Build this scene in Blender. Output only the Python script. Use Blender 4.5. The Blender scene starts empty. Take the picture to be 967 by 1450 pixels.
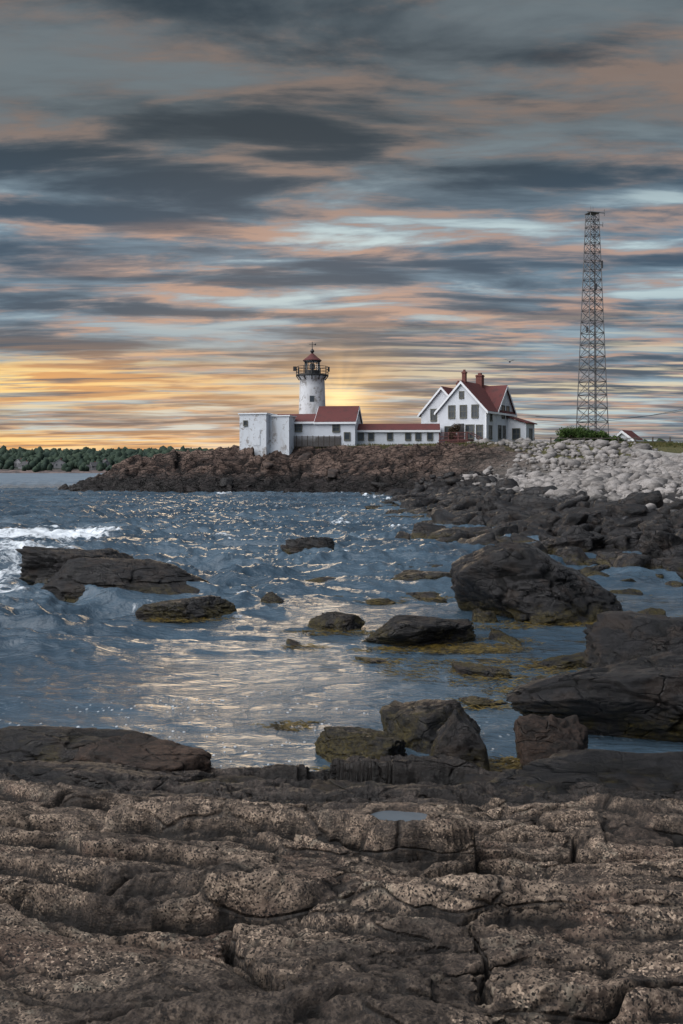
import bpy, bmesh, math, random
import numpy as np
from mathutils import Vector, Matrix

rng = np.random.default_rng(7)
random.seed(7)
scene = bpy.context.scene
CAM_Z = 2.85

# ------------------------------------------------------------------ noise
def _h(ix, iy, iz, seed):
    h = (ix*374761393 + iy*668265263 + iz*1274126177 + seed*974634777) & 0xffffffff
    h = ((h ^ (h >> 13))*1274126177) & 0xffffffff
    h = h ^ (h >> 16)
    h = ((h & 0xffffffff)*668265263) & 0xffffffff
    h = h ^ (h >> 15)
    return h/4294967295.0

def n2(x, y, seed=0):
    x = np.asarray(x, float); y = np.asarray(y, float)
    xi = np.floor(x).astype(np.int64); yi = np.floor(y).astype(np.int64)
    xf = x-xi; yf = y-yi
    u = xf*xf*xf*(xf*(xf*6-15)+10); v = yf*yf*yf*(yf*(yf*6-15)+10)
    def g(dx, dy):
        a = _h(xi+dx, yi+dy, np.int64(3), seed)*2*math.pi
        return np.cos(a)*(xf-dx)+np.sin(a)*(yf-dy)
    a = g(0, 0)*(1-u)+g(1, 0)*u
    b = g(0, 1)*(1-u)+g(1, 1)*u
    return (a*(1-v)+b*v)*1.5

def fbm2(x, y, octv=4, seed=0, gain=0.5):
    s = 0; a = 1.0; t = 0
    c, sn = math.cos(.6), math.sin(.6)
    for i in range(octv):
        s = s + a*n2(x, y, seed+i*17); t += a
        a *= gain
        x, y = (x*c-y*sn)*2.03+3.1, (x*sn+y*c)*2.03-1.7
    return s/t

def n3(p, seed=0):
    pi = np.floor(p).astype(np.int64); f = p-pi
    w = f*f*(3-2*f)
    r = 0
    for dx in (0, 1):
        for dy in (0, 1):
            for dz in (0, 1):
                k = (w[:, 0] if dx else 1-w[:, 0])*(w[:, 1] if dy else 1-w[:, 1])*(w[:, 2] if dz else 1-w[:, 2])
                r = r+k*_h(pi[:, 0]+dx, pi[:, 1]+dy, pi[:, 2]+dz, seed)
    return r*2-1

R3 = np.array(Matrix.Rotation(0.9, 3, Vector((1, 2, 3)).normalized()))
def fbm3(p, octv=4, seed=0, gain=.5):
    s = 0; a = 1; t = 0
    for i in range(octv):
        s = s+a*n3(p, seed+i*13); t += a; a *= gain
        p = (p@R3.T)*2.05+1.3
    return s/t

def vor2(x, y, seed=0):
    """F1, F2, cell id, tilt term (random plane inside each cell)"""
    xi = np.floor(x).astype(np.int64); yi = np.floor(y).astype(np.int64)
    f1 = np.full(x.shape, 9.); f2 = np.full(x.shape, 9.); cid = np.zeros(x.shape); tl = np.zeros(x.shape)
    for dx in (-1, 0, 1):
        for dy in (-1, 0, 1):
            cx = xi+dx; cy = yi+dy
            px = cx+_h(cx, cy, np.int64(1), seed); py = cy+_h(cx, cy, np.int64(2), seed)
            d = np.hypot(px-x, py-y); c = _h(cx, cy, np.int64(5), seed)
            tt = (_h(cx, cy, np.int64(6), seed)-.5)*2*(x-px)+(_h(cx, cy, np.int64(7), seed)-.35)*2*(y-py)
            n = d < f1
            f2 = np.where(n, f1, np.minimum(f2, d)); cid = np.where(n, c, cid); tl = np.where(n, tt, tl); f1 = np.where(n, d, f1)
    return f1, f2, cid, tl

def ss(a, b, x):
    t = np.clip((x-a)/(b-a), 0, 1)
    return t*t*(3-2*t)

def saw(s, r=.12):
    f = s-np.floor(s)
    return ss(0, r, f)*(1-f)**.8

def blur(H, k):
    for ax in (0, 1):
        pad = [(0, 0), (0, 0)]; pad[ax] = (k+1, k)
        c = np.cumsum(np.pad(H, pad, mode='edge'), axis=ax)
        if ax == 0: H = (c[2*k+1:]-c[:-2*k-1])/(2*k+1)
        else: H = (c[:, 2*k+1:]-c[:, :-2*k-1])/(2*k+1)
    return H

# ------------------------------------------------------------------ mesh helpers
def link(o, parent=None):
    scene.collection.objects.link(o)
    if parent: o.parent = parent
    return o

def np_mesh(name, co, faces, mat=None, smooth=True, parent=None, attrs=None):
    me = bpy.data.meshes.new(name)
    co = np.ascontiguousarray(co, dtype=np.float32); faces = np.ascontiguousarray(faces, dtype=np.int32)
    me.vertices.add(len(co)); me.vertices.foreach_set('co', co.ravel())
    n, k = faces.shape
    me.loops.add(n*k); me.loops.foreach_set('vertex_index', faces.ravel())
    me.polygons.add(n); me.polygons.foreach_set('loop_start', np.arange(0, n*k, k, dtype=np.int32))
    me.update(calc_edges=True)
    if attrs:
        for an, av in attrs.items():
            a = me.attributes.new(an, 'FLOAT', 'POINT'); a.data.foreach_set('value', np.ascontiguousarray(av, dtype=np.float32).ravel())
    if smooth: me.shade_smooth()
    if mat: me.materials.append(mat)
    return link(bpy.data.objects.new(name, me), parent)

def grid_faces(nr, nc):
    i = np.arange(nr*nc).reshape(nr, nc)
    return np.stack([i[:-1, :-1], i[:-1, 1:], i[1:, 1:], i[1:, :-1]], -1).reshape(-1, 4)

def empty(name, loc, rz=0):
    o = bpy.data.objects.new(name, None); o.location = loc; o.rotation_euler = (0, 0, rz)
    o.empty_display_size = .5
    return link(o)

class MB:
    def __init__(s): s.v = []; s.f = []
    def add(s, vs, fs):
        b = len(s.v); s.v += [tuple(p) for p in vs]; s.f += [tuple(i+b for i in f) for f in fs]
    def box(s, x0, x1, y0, y1, z0, z1):
        s.add([(x0, y0, z0), (x1, y0, z0), (x1, y1, z0), (x0, y1, z0), (x0, y0, z1), (x1, y0, z1), (x1, y1, z1), (x0, y1, z1)],
              [(3, 2, 1, 0), (4, 5, 6, 7), (0, 1, 5, 4), (1, 2, 6, 5), (2, 3, 7, 6), (3, 0, 4, 7)])
    def lathe(s, prof, n=32, cx=0, cy=0):
        vs = []
        for r, z in prof:
            for i in range(n):
                a = 2*math.pi*i/n; vs.append((cx+r*math.cos(a), cy+r*math.sin(a), z))
        fs = []
        for j in range(len(prof)-1):
            for i in range(n):
                k = (i+1) % n; fs.append((j*n+i, j*n+k, (j+1)*n+k, (j+1)*n+i))
        fs.append(tuple(range(n-1, -1, -1))); fs.append(tuple((len(prof)-1)*n+i for i in range(n)))
        s.add(vs, fs)
    def beam(s, p, q, r, n=4):
        p = Vector(p); q = Vector(q); d = (q-p)
        if d.length < 1e-6: return
        d.normalize(); a = d.orthogonal().normalized(); b = d.cross(a)
        vs = []
        for c in (p, q):
            for i in range(n):
                t = 2*math.pi*i/n+math.pi/4; vs.append(c+a*math.cos(t)*r+b*math.sin(t)*r)
        fs = [(i, (i+1) % n, n+(i+1) % n, n+i) for i in range(n)]
        fs += [tuple(range(n-1, -1, -1)), tuple(range(n, 2*n))]
        s.add(vs, fs)
    def build(s, name, mat, parent=None, smooth=False):
        me = bpy.data.meshes.new(name); me.from_pydata(s.v, [], s.f); me.update()
        if smooth: me.shade_smooth()
        me.materials.append(mat)
        return link(bpy.data.objects.new(name, me), parent)

# ------------------------------------------------------------------ material helpers
class NT:
    def __init__(s, tree): s.t = tree; s.t.nodes.clear()
    def n(s, typ, **kw):
        nd = s.t.nodes.new(typ)
        for k, v in kw.items(): setattr(nd, k, v)
        return nd
    def set(s, sock, v):
        if isinstance(v, bpy.types.NodeSocket): s.t.links.new(v, sock)
        elif isinstance(v, (tuple, list)):
            v = tuple(v)
            if sock.type == 'RGBA' and len(v) == 3: v = v+(1,)
            sock.default_value = v
        else: sock.default_value = v
    def m(s, op, a, b=None, c=None, clamp=False):
        nd = s.n('ShaderNodeMath', operation=op, use_clamp=clamp)
        s.set(nd.inputs[0], a)
        if b is not None: s.set(nd.inputs[1], b)
        if c is not None: s.set(nd.inputs[2], c)
        return nd.outputs[0]
    def mix(s, f, a, b, mode='MIX'):
        nd = s.n('ShaderNodeMix', data_type='RGBA', blend_type=mode)
        s.set(nd.inputs[0], f); s.set(nd.inputs[6], a); s.set(nd.inputs[7], b)
        return nd.outputs[2]
    def sm(s, x, a, b, lo=0., hi=1.):
        nd = s.n('ShaderNodeMapRange', interpolation_type='SMOOTHSTEP')
        s.set(nd.inputs[0], x)
        nd.inputs[1].default_value = a; nd.inputs[2].default_value = b; nd.inputs[3].default_value = lo; nd.inputs[4].default_value = hi
        return nd.outputs[0]
    def noise(s, vec, scale, detail=4, rough=.5, dist=0.):
        nd = s.n('ShaderNodeTexNoise'); s.set(nd.inputs['Vector'], vec)
        nd.inputs['Scale'].default_value = scale; nd.inputs['Detail'].default_value = detail
        nd.inputs['Roughness'].default_value = rough; nd.inputs['Distortion'].default_value = dist
        return nd.outputs['Fac']
    def vedge(s, vec, scale, warp=.3, wscale=1.):
        nz = s.n('ShaderNodeTexNoise'); s.set(nz.inputs['Vector'], vec); nz.inputs['Scale'].default_value = wscale; nz.inputs['Detail'].default_value = 4
        a = s.n('ShaderNodeVectorMath', operation='MULTIPLY_ADD'); s.set(a.inputs[0], nz.outputs['Color']); a.inputs[1].default_value = (warp,)*3; s.set(a.inputs[2], vec)
        v = s.n('ShaderNodeTexVoronoi', feature='DISTANCE_TO_EDGE'); s.set(v.inputs['Vector'], a.outputs[0]); v.inputs['Scale'].default_value = scale
        return v.outputs['Distance']
    def vmap(s, vec, scale=(1, 1, 1), loc=(0, 0, 0), rot=(0, 0, 0)):
        nd = s.n('ShaderNodeMapping'); s.set(nd.inputs[0], vec)
        nd.inputs['Scale'].default_value = scale; nd.inputs['Location'].default_value = loc; nd.inputs['Rotation'].default_value = rot
        return nd.outputs[0]
    def bump(s, h, strength, dist, normal=None):
        nd = s.n('ShaderNodeBump'); s.set(nd.inputs['Height'], h)
        nd.inputs['Strength'].default_value = strength; nd.inputs['Distance'].default_value = dist
        if normal is not None: s.set(nd.inputs['Normal'], normal)
        return nd.outputs[0]
    def attr(s, name):
        nd = s.n('ShaderNodeAttribute', attribute_name=name); return nd.outputs['Fac']

def new_mat(name):
    m = bpy.data.materials.new(name); m.use_nodes = True
    nt = NT(m.node_tree)
    out = nt.n('ShaderNodeOutputMaterial'); b = nt.n('ShaderNodeBsdfPrincipled')
    nt.t.links.new(b.outputs[0], out.inputs[0])
    return m, nt, b

def simple_mat(name, col, rough=.7, metal=0., var=.15, scale=2., bump=.0, col2=None):
    m, nt, b = new_mat(name)
    tc = nt.n('ShaderNodeTexCoord').outputs['Object']
    f = nt.noise(tc, scale, 6, .6)
    f = nt.sm(f, .35, .65)
    c2 = col2 if col2 else tuple(c*(1-var*2) for c in col)
    nt.set(b.inputs['Base Color'], nt.mix(f, c2, col))
    b.inputs['Roughness'].default_value = rough; b.inputs['Metallic'].default_value = metal
    if bump:
        nt.set(b.inputs['Normal'], nt.bump(nt.noise(tc, scale*6, 6), .5, bump))
    return m

def rock_mat(name, light, mid, dark, rough=.75, fs=1., wet_z=None, wet_w=.3, wetcol=.35, speck=0., crack=.5, weed=None, bumpd=.03, spec=.5, grain_s=210, tint=None, gloss=0., cvxf=.6, fuzz=.3, dark_patch=0., lines=0., lichen=None, weedcol=(.10, .075, .016)):
    m, nt, b = new_mat(name)
    pos = nt.n('ShaderNodeNewGeometry').outputs['Position']
    z = nt.n('ShaderNodeSeparateXYZ'); nt.set(z.inputs[0], pos); z = z.outputs[2]
    big = nt.noise(pos, .9*fs, 6, .6, .3)
    med = nt.noise(nt.vmap(pos, (1, 1.6, 2.4), rot=(.1, .2, .3)), 4.0*fs, 9, .70, .25)
    fine = nt.noise(pos, 30*fs, 8, .75)
    c = nt.mix(nt.sm(med, .40, .60), dark, mid)
    c = nt.mix(nt.sm(big, .42, .62), c, nt.mix(nt.sm(fine, .40, .62), mid, light))
    if tint:
        c = nt.mix(nt.m('MULTIPLY', nt.sm(nt.noise(pos, 1.9*fs, 5, .6), .50, .62), .7), c, tint)
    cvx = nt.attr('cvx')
    c = nt.mix(nt.m('MULTIPLY', nt.m('MULTIPLY', cvx, cvxf), nt.sm(med, .36, .56, .3, 1.)), c, nt.mix(nt.sm(fine, .42, .60), mid, light))  # raised parts lightened in the colour: painted ridge light along with pale lichen
    if lichen:
        lf = nt.noise(nt.vmap(pos, loc=(5, 3, 1)), 7.0*fs, 8, .72, .5)
        c = nt.mix(nt.m('MULTIPLY', nt.sm(lf, .54, .62), nt.sm(big, .36, .56, .2, .75)), c, nt.mix(nt.sm(fine, .4, .6), mid, lichen))
    gr = None
    if speck:
        vf = nt.n('ShaderNodeTexVoronoi'); nt.set(vf.inputs['Vector'], pos); vf.inputs['Scale'].default_value = grain_s
        gsep = nt.n('ShaderNodeSeparateColor'); nt.set(gsep.inputs[0], vf.outputs['Color']); gr = gsep.outputs[0]
        f = nt.m('MULTIPLY', nt.m('MULTIPLY', nt.sm(gr, .76, .98), speck), nt.sm(nt.noise(pos, 5*fs, 4, .6), .42, .6, .15, 1.))
        c = nt.mix(f, c, tuple(min(1, x*1.6) for x in light))
        f = nt.m('MULTIPLY', nt.sm(gr, .40, .08), speck*1.3, clamp=True)
        c = nt.mix(f, c, tuple(x*.5 for x in dark))
    if dark_patch:
        dp = nt.sm(nt.noise(nt.vmap(pos, (.7, 1.3, 1), rot=(0, 0, -.3)), 1.5*fs, 9, .70, .5), .48, .57)
        c = nt.mix(nt.m('MULTIPLY', dp, dark_patch), c, nt.mix(nt.sm(fine, .4, .62), tuple(x*.6 for x in dark), tuple(x*1.8 for x in dark)))
    ln = None
    if lines:
        le = nt.vedge(nt.vmap(pos, (.8, 1.2, 2.2), rot=(.2, .1, .4)), 1.7*fs, .5/fs, 1.3*fs)
        ln = nt.m('MULTIPLY', nt.sm(le, .035, .0), nt.sm(big, .38, .56))
        c = nt.mix(nt.m('MULTIPLY', ln, lines), c, tuple(x*.3 for x in dark))
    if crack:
        c = nt.mix(nt.m('MULTIPLY', nt.attr('cav'), crack), c, tuple(x*.25 for x in dark))  # recesses darkened in the colour: painted crevice shade along with crack dirt
    r = nt.m('ADD', rough-.12, nt.m('MULTIPLY', fine, .25))
    if gloss:
        r = nt.m('SUBTRACT', r, nt.m('MULTIPLY', nt.sm(big, .42, .6), gloss), clamp=True)
    if wet_z is not None:
        zz = nt.m('ADD', z, nt.m('MULTIPLY', nt.m('SUBTRACT', nt.m('ADD', nt.m('MULTIPLY', big, .5), nt.m('MULTIPLY', med, .5)), .5), wet_w*6))
        w = nt.sm(zz, wet_z+wet_w, wet_z-wet_w)
        c = nt.mix(w, c, nt.mix(1.0, c, (wetcol, wetcol*1.05, wetcol*1.2), 'MULTIPLY'))
        r = nt.m('SUBTRACT', r, nt.m('MULTIPLY', w, .36), clamp=True)
    if weed:
        zz = nt.m('ADD', z, nt.m('MULTIPLY', nt.m('SUBTRACT', med, .5), -weed*2.2))
        w = nt.m('MULTIPLY', nt.sm(zz, weed, weed*.2), nt.sm(nt.noise(pos, 2.1, 6, .7), .42, .54))
        wc = nt.mix(nt.sm(fine, .4, .62), (.012, .009, .003), weedcol)
        c = nt.mix(w, c, wc)
    nt.set(b.inputs['Base Color'], c); nt.set(b.inputs['Roughness'], r)
    b.inputs['Specular IOR Level'].default_value = spec
    hh = nt.m('ADD', nt.m('MULTIPLY', med, 1.0), nt.m('MULTIPLY', fine, fuzz))
    if ln is not None: hh = nt.m('SUBTRACT', hh, nt.m('MULTIPLY', ln, .6))
    n1 = nt.bump(hh, 1.0, bumpd)
    g2 = nt.noise(pos, 110*fs, 4, .7)
    if gr is not None: g2 = nt.m('ADD', nt.m('MULTIPLY', gr, .6), g2)
    n1 = nt.bump(g2, .7, bumpd*.12, n1)
    nt.set(b.inputs['Normal'], n1)
    return m

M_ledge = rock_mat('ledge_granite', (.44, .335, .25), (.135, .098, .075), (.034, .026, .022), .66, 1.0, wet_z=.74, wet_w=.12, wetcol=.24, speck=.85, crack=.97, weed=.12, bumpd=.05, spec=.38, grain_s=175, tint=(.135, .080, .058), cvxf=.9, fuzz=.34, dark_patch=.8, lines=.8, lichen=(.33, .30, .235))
M_wet = rock_mat('wet_boulder', (.040, .037, .038), (.013, .012, .0135), (.003, .003, .004), .44, 1.2, speck=.2, crack=.9, weed=.40, bumpd=.075, spec=.40, grain_s=110, tint=(.032, .021, .015), gloss=.18, cvxf=.45, fuzz=.28, lines=.8, weedcol=(.085, .066, .016))
M_brown = rock_mat('brown_boulder', (.095, .058, .040), (.040, .025, .019), (.009, .007, .006), .58, 1.3, speck=.3, crack=.85, weed=.16, bumpd=.05, spec=.35, grain_s=130, cvxf=.4, lines=.7)
M_head = rock_mat('headland_granite', (.15, .10, .08), (.065, .043, .035), (.018, .013, .012), .8, .28, wet_z=1.9, wet_w=.35, wetcol=.13, crack=.7, bumpd=.30, cvxf=.4, lines=.8)
M_cob = rock_mat('cobble_stone', (.34, .315, .305), (.20, .185, .175), (.08, .073, .07), .8, .35, wet_z=1.35, wet_w=.15, wetcol=.10, crack=0, bumpd=.05)

# ------------------------------------------------------------------ camera
cd = bpy.data.cameras.new('camera'); cam = link(bpy.data.objects.new('camera', cd))
cam.location = (0, 0, CAM_Z); cam.rotation_euler = (math.radians(90), 0, 0)
cd.sensor_fit = 'VERTICAL'; cd.sensor_height = 36; cd.lens = 35; cd.shift_y = -0.0414
cd.clip_end = 9000; cd.clip_start = .05
scene.camera = cam

# ------------------------------------------------------------------ world
w = bpy.data.worlds.new('World'); scene.world = w; w.use_nodes = True
nt = NT(w.node_tree)
SUN_EL = math.radians(4); SUN_AZ = math.radians(-4)
D = nt.n('ShaderNodeTexCoord').outputs['Generated']
sp = nt.n('ShaderNodeSeparateXYZ'); nt.set(sp.inputs[0], D); dx, dy, dz = sp.outputs
zc = nt.m('ADD', nt.m('MAXIMUM', dz, 0.), .07)
px = nt.m('DIVIDE', dx, zc); py = nt.m('DIVIDE', dy, zc)
cmb = nt.n('ShaderNodeCombineXYZ'); nt.set(cmb.inputs[0], px); nt.set(cmb.inputs[1], py); P = cmb.outputs[0]
az = nt.m('ARCTAN2', dx, dy)
el = nt.m('ARCSINE', dz)
def gauss(x, c, s):
    d = nt.m('DIVIDE', nt.m('SUBTRACT', x, c), s)
    return nt.m('EXPONENT', nt.m('MULTIPLY', nt.m('MULTIPLY', d, d), -1.))
N1 = nt.noise(nt.vmap(P, (1.15, 2.6, 1), (5.3, 2.2, 0), (0, 0, .16)), 1.0, 10, .56, .28)
N2 = nt.noise(nt.vmap(P, (.45, 1.15, 1), (7.7, 4.4, 2), (0, 0, .05)), 1.0, 7, .55, .2)
N3 = nt.noise(nt.vmap(P, (1.5, 3.2, 1), (1.7, 9.4, 5), (0, 0, .10)), 1.0, 10, .62, .3)
N4 = nt.noise(nt.vmap(P, (.50, 1.6, 1), (12.7, 3.4, 8), (0, 0, .16)), 1.0, 6, .5, .2)
dens = nt.m('ADD', nt.m('MULTIPLY', N1, .62), nt.m('MULTIPLY', N4, .38))
hi = nt.sm(el, .20, .34)
lowbody = nt.mix(nt.sm(dens, .42, .58), (.042, .084, .135), (.19, .285, .37))
topbody = nt.mix(nt.sm(dens, .42, .58), (.026, .044, .062), (.125, .155, .176))
c = nt.mix(hi, lowbody, topbody)
edge = nt.m('MULTIPLY', gauss(dens, .515, .036), nt.sm(N3, .42, .60))
edge2 = nt.m('MULTIPLY', nt.sm(N2, .50, .66), nt.sm(N3, .42, .60, .05, .8))
edge = nt.m('ADD', nt.m('MULTIPLY', edge, .9), nt.m('MULTIPLY', edge2, .65), clamp=True)
c = nt.mix(nt.m('MULTIPLY', edge, .76), c, nt.mix(hi, (.56, .34, .245), (.26, .185, .150)))
palew = nt.m('ADD', gauss(el, .205, .06), nt.sm(el, .12, .04, 0, .6))
pale = nt.m('MULTIPLY', nt.sm(dens, .525, .61), nt.m('ADD', palew, .05, clamp=True))
c = nt.mix(nt.m('MULTIPLY', pale, 1.), c, (.56, .69, .71))
fine_st = nt.noise(nt.vmap(P, (.9, 4.5, 1), (2.2, 6.4, 3), (0, 0, .04)), 1.0, 8, .6, .2)
warmv = nt.m('ADD', nt.m('MULTIPLY', gauss(el, .084, .026), 1.), nt.m('MULTIPLY', gauss(el, .026, .012), .9), clamp=True)
warm = nt.m('MULTIPLY', warmv, gauss(az, -.38, .30))
ws = nt.sm(fine_st, .38, .55, .15, 1.)
c = nt.mix(nt.m('MULTIPLY', warm, ws), c, nt.mix(nt.sm(dens, .44, .54), (.80, .40, .15), (1.10, .74, .27)))
lowm = nt.sm(el, .045, .0)
c = nt.mix(nt.m('MULTIPLY', lowm, .45), c, nt.mix(nt.sm(az, -.2, .05), (.80, .45, .19), (.26, .35, .42)))
cr = nt.m('MULTIPLY', nt.m('MULTIPLY', gauss(el, .085, .045), nt.sm(az, -.05, .12)), nt.sm(fine_st, .50, .62))
c = nt.mix(nt.m('MULTIPLY', cr, .75), c, (.78, .68, .48))
sx = nt.m('SUBTRACT', az, .0); sy = nt.m('SUBTRACT', el, .070)
r2 = nt.m('ADD', nt.m('MULTIPLY', sx, sx), nt.m('MULTIPLY', nt.m('MULTIPLY', sy, sy), 1.7))
ang = nt.m('ARCTAN2', sy, sx)
rc = nt.n('ShaderNodeCombineXYZ'); nt.set(rc.inputs[0], nt.m('MULTIPLY', ang, 2.0))
rays = nt.sm(nt.noise(rc.outputs[0], 1.1, 1, .4), .38, .64, .65, 1.)
glow = nt.m('MULTIPLY', nt.m('EXPONENT', nt.m('MULTIPLY', r2, -1/(.056**2))), nt.m('MULTIPLY', rays, nt.sm(fine_st, .36, .56, .3, 1.)))
core = nt.m('MULTIPLY', nt.m('EXPONENT', nt.m('MULTIPLY', r2, -1/(.022**2))), nt.sm(fine_st, .38, .55, .3, 1.))
c = nt.mix(nt.m('MULTIPLY', glow, .65, clamp=True), c, (1.0, .62, .28))
c = nt.mix(nt.m('MULTIPLY', core, .7), c, (1.3, 1.0, .5))
# overhead and eastern sky: dim overcast, plus an unseen bright lobe added high left as fill light
e = nt.m('ADD', nt.sm(dz, .50, .9), nt.sm(dy, .25, -.4), clamp=True)
Lv = Vector((-.66, -.32, .70)).normalized()
dt = nt.m('ADD', nt.m('ADD', nt.m('MULTIPLY', dx, Lv.x), nt.m('MULTIPLY', dy, Lv.y)), nt.m('MULTIPLY', dz, Lv.z))
lobe = nt.m('MULTIPLY', nt.sm(dt, .64, .98), nt.sm(N1, .30, .62, .7, 1.2))
c = nt.mix(e, c, nt.mix(nt.sm(N1, .38, .62), (.15, .20, .27), (.32, .37, .44)))
c = nt.mix(1.0, c, nt.mix(lobe, (0, 0, 0), (4.3, 4.2, 4.15)), 'ADD')
sky = nt.n('ShaderNodeTexSky', sky_type='NISHITA'); sky.sun_disc = False
sky.sun_elevation = SUN_EL; sky.sun_rotation = SUN_AZ
add = nt.mix(1.0, c, nt.mix(1.0, sky.outputs[0], (.004, .004, .004), 'MULTIPLY'), 'ADD')
bg = nt.n('ShaderNodeBackground'); nt.set(bg.inputs[0], add); bg.inputs[1].default_value = 1.0
wo = nt.n('ShaderNodeOutputWorld'); nt.t.links.new(bg.outputs[0], wo.inputs[0])

sl = bpy.data.lights.new('sun', 'SUN'); sl.energy = .12; sl.angle = math.radians(14); sl.color = (1., .76, .50)
so = link(bpy.data.objects.new('sun', sl))
sd = Vector((math.sin(SUN_AZ)*math.cos(math.radians(9)), math.cos(SUN_AZ)*math.cos(math.radians(9)), math.sin(math.radians(9))))
so.rotation_euler = sd.to_track_quat('Z', 'Y').to_euler()

scene.view_settings.view_transform = 'Standard'; scene.view_settings.look = 'None'; scene.view_settings.exposure = 0

# ------------------------------------------------------------------ coast terrain
SHORE = np.array([(-38.5, 129), (-33, 121), (-24, 117), (-15, 114), (-7, 115), (-2, 113), (5.7, 107), (9, 99), (8.0, 84), (6.6, 62), (6.6, 46), (7.4, 35), (9.6, 28), (13, 20), (20, 13), (40, 4), (500, 0), (500, 430), (60, 430), (22, 210), (2, 150), (-15, 142), (-30, 136)], float)
def sdist(x, y):
    d = np.full(x.shape, 1e9); inside = np.zeros(x.shape, bool)
    n = len(SHORE)
    for i in range(n):
        ax, ay = SHORE[i]; bx, by = SHORE[(i+1) % n]
        ex, ey = bx-ax, by-ay
        t = np.clip(((x-ax)*ex+(y-ay)*ey)/(ex*ex+ey*ey), 0, 1)
        d = np.minimum(d, np.hypot(x-ax-t*ex, y-ay-t*ey))
        cnd = ((ay > y) != (by > y)) & (x < (bx-ax)*(y-ay)/(by-ay+1e-12)+ax)
        inside ^= cnd
    return np.where(inside, d, -d)

def land_h(x, y, detail=True):
    d = sdist(x+1.6*n2(x*.16, y*.16, 3)+.7*n2(x*.5, y*.5, 4), y+1.2*n2(x*.2, y*.2, 8))
    t = ss(97, 116, y+.35*(20-x))
    head = 5.85*ss(-2.5, 13.5, d)-.75
    head = np.where(d > 0, head, head+d*.25)
    head = np.minimum(head*1.13, 5.8)
    cap = np.interp(x, [-39, -33, -27, -20, -14, -10], [.3, 1.7, 3.3, 4.6, 5.3, 5.8])
    head = np.minimum(head, cap)
    beach = np.where(d > 0, np.minimum(.12+.155*d, 3.7), d*.3)
    z = beach*(1-t)+head*t
    inland = ss(105, 118, y)*ss(12, 26, d)*ss(-16, -8, x)
    z = z*(1-inland)+5.85*inland
    rocky = t*(1-ss(11, 16, d))
    cav = np.zeros(x.shape)
    if detail:
        wx = x+1.5*fbm2(x*.22, y*.22, 3, 11); wy = y+1.5*fbm2(x*.22, y*.22, 3, 21)
        s = saw((wy*.9+wx*.28)/3.1, .14)*(.5+.5*ss(-.3, .4, n2(x*.15, y*.15, 31)))
        s2 = saw((wy*.7-wx*.5)/1.35, .18)
        f1, f2, cid, tl = vor2(wx*.20, wy*.42+wx*.1, 5)
        ck = 1-ss(0, .06, f2-f1)
        g1, g2, cid2, tl2 = vor2(wx*.5+3, wy*1.1+wx*.25, 15)
        ck2 = 1-ss(0, .08, g2-g1)
        amp = rocky*(1-.55*ss(9, 12, d))*np.interp(x, [-38, -26], [.45, 1])
        z = z+amp*(.8*s-.35+.35*s2+(cid-.5)*.9+1.1*tl-.45*ck+(cid2-.5)*.45+.6*tl2-.25*ck2+.16*fbm2(x*.9, y*1.4, 4, 41))
        z = z+(1-rocky)*.06*fbm2(x*.7, y*.7, 3, 42)
        cav = np.clip(ck+.6*ck2, 0, 1)*rocky
    return z, d, rocky, cav

xs = np.concatenate([np.arange(-46, 46, .19), 46*np.exp(np.linspace(0.01, 2.35, 50))])
ys = np.concatenate([np.arange(2, 60, .3), np.arange(60, 100, .25), np.arange(100, 136, .15), 136+np.cumsum(np.linspace(.3, 9, 68))])
GX, GY = np.meshgrid(xs, ys)
Z, Dd, RK, CV = land_h(GX, GY)
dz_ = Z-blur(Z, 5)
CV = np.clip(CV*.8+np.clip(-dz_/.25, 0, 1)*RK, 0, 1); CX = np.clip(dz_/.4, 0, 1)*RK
m_land, nt, b = new_mat('coast_ground')
pos = nt.n('ShaderNodeNewGeometry').outputs['Position']
sepz = nt.n('ShaderNodeSeparateXYZ'); nt.set(sepz.inputs[0], pos); zz = sepz.outputs[2]
bigv = nt.noise(pos, .25, 6, .65); medv = nt.noise(nt.vmap(pos, (.8, 1.6, 2.5), rot=(0, .15, .3)), .9, 10, .72, .3); finev = nt.noise(pos, 6, 8, .7)
rc1 = nt.mix(nt.sm(medv, .41, .59), (.012, .0085, .008), (.082, .052, .042))
rc1 = nt.mix(nt.sm(bigv, .44, .60), rc1, nt.mix(nt.sm(finev, .35, .65), (.070, .046, .038), (.20, .135, .108)))
rc1 = nt.mix(nt.m('MULTIPLY', nt.attr('cvx'), .5), rc1, nt.mix(finev, (.13, .088, .072), (.27, .19, .15)))  # convex rock painted lighter, like lit edges and weathered tops
e1 = nt.vedge(nt.vmap(pos, (.55, 1.0, 1.9), rot=(.1, .2, .35)), .8, .8, .5)
e2 = nt.vedge(nt.vmap(pos, (.6, 1.0, 1.6), rot=(.3, 0, -.4)), 2.1, .4, 1.2)
crk = nt.m('MAXIMUM', nt.sm(e1, .05, .0), nt.m('MULTIPLY', nt.sm(e2, .06, .0), .75))
rc1 = nt.mix(nt.m('MULTIPLY', crk, .85), rc1, (.006, .0045, .0045))
rc1 = nt.mix(nt.m('MULTIPLY', nt.attr('cav'), .95), rc1, (.005, .004, .0045))  # shade of the hollows put into the colour, together with crack dirt
gr1 = nt.mix(nt.sm(finev, .35, .65), (.04, .05, .018), (.14, .12, .05))
bc1 = nt.mix(nt.sm(finev, .35, .65), (.09, .08, .072), (.22, .20, .18))
cc = nt.mix(nt.attr('rocky'), nt.mix(nt.sm(nt.attr('inl'), .45, .55), bc1, gr1), rc1)
zw = nt.m('ADD', zz, nt.m('MULTIPLY', nt.m('SUBTRACT', medv, .5), 3.2))
wet = nt.sm(zw, 3.1, 1.5)
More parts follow.
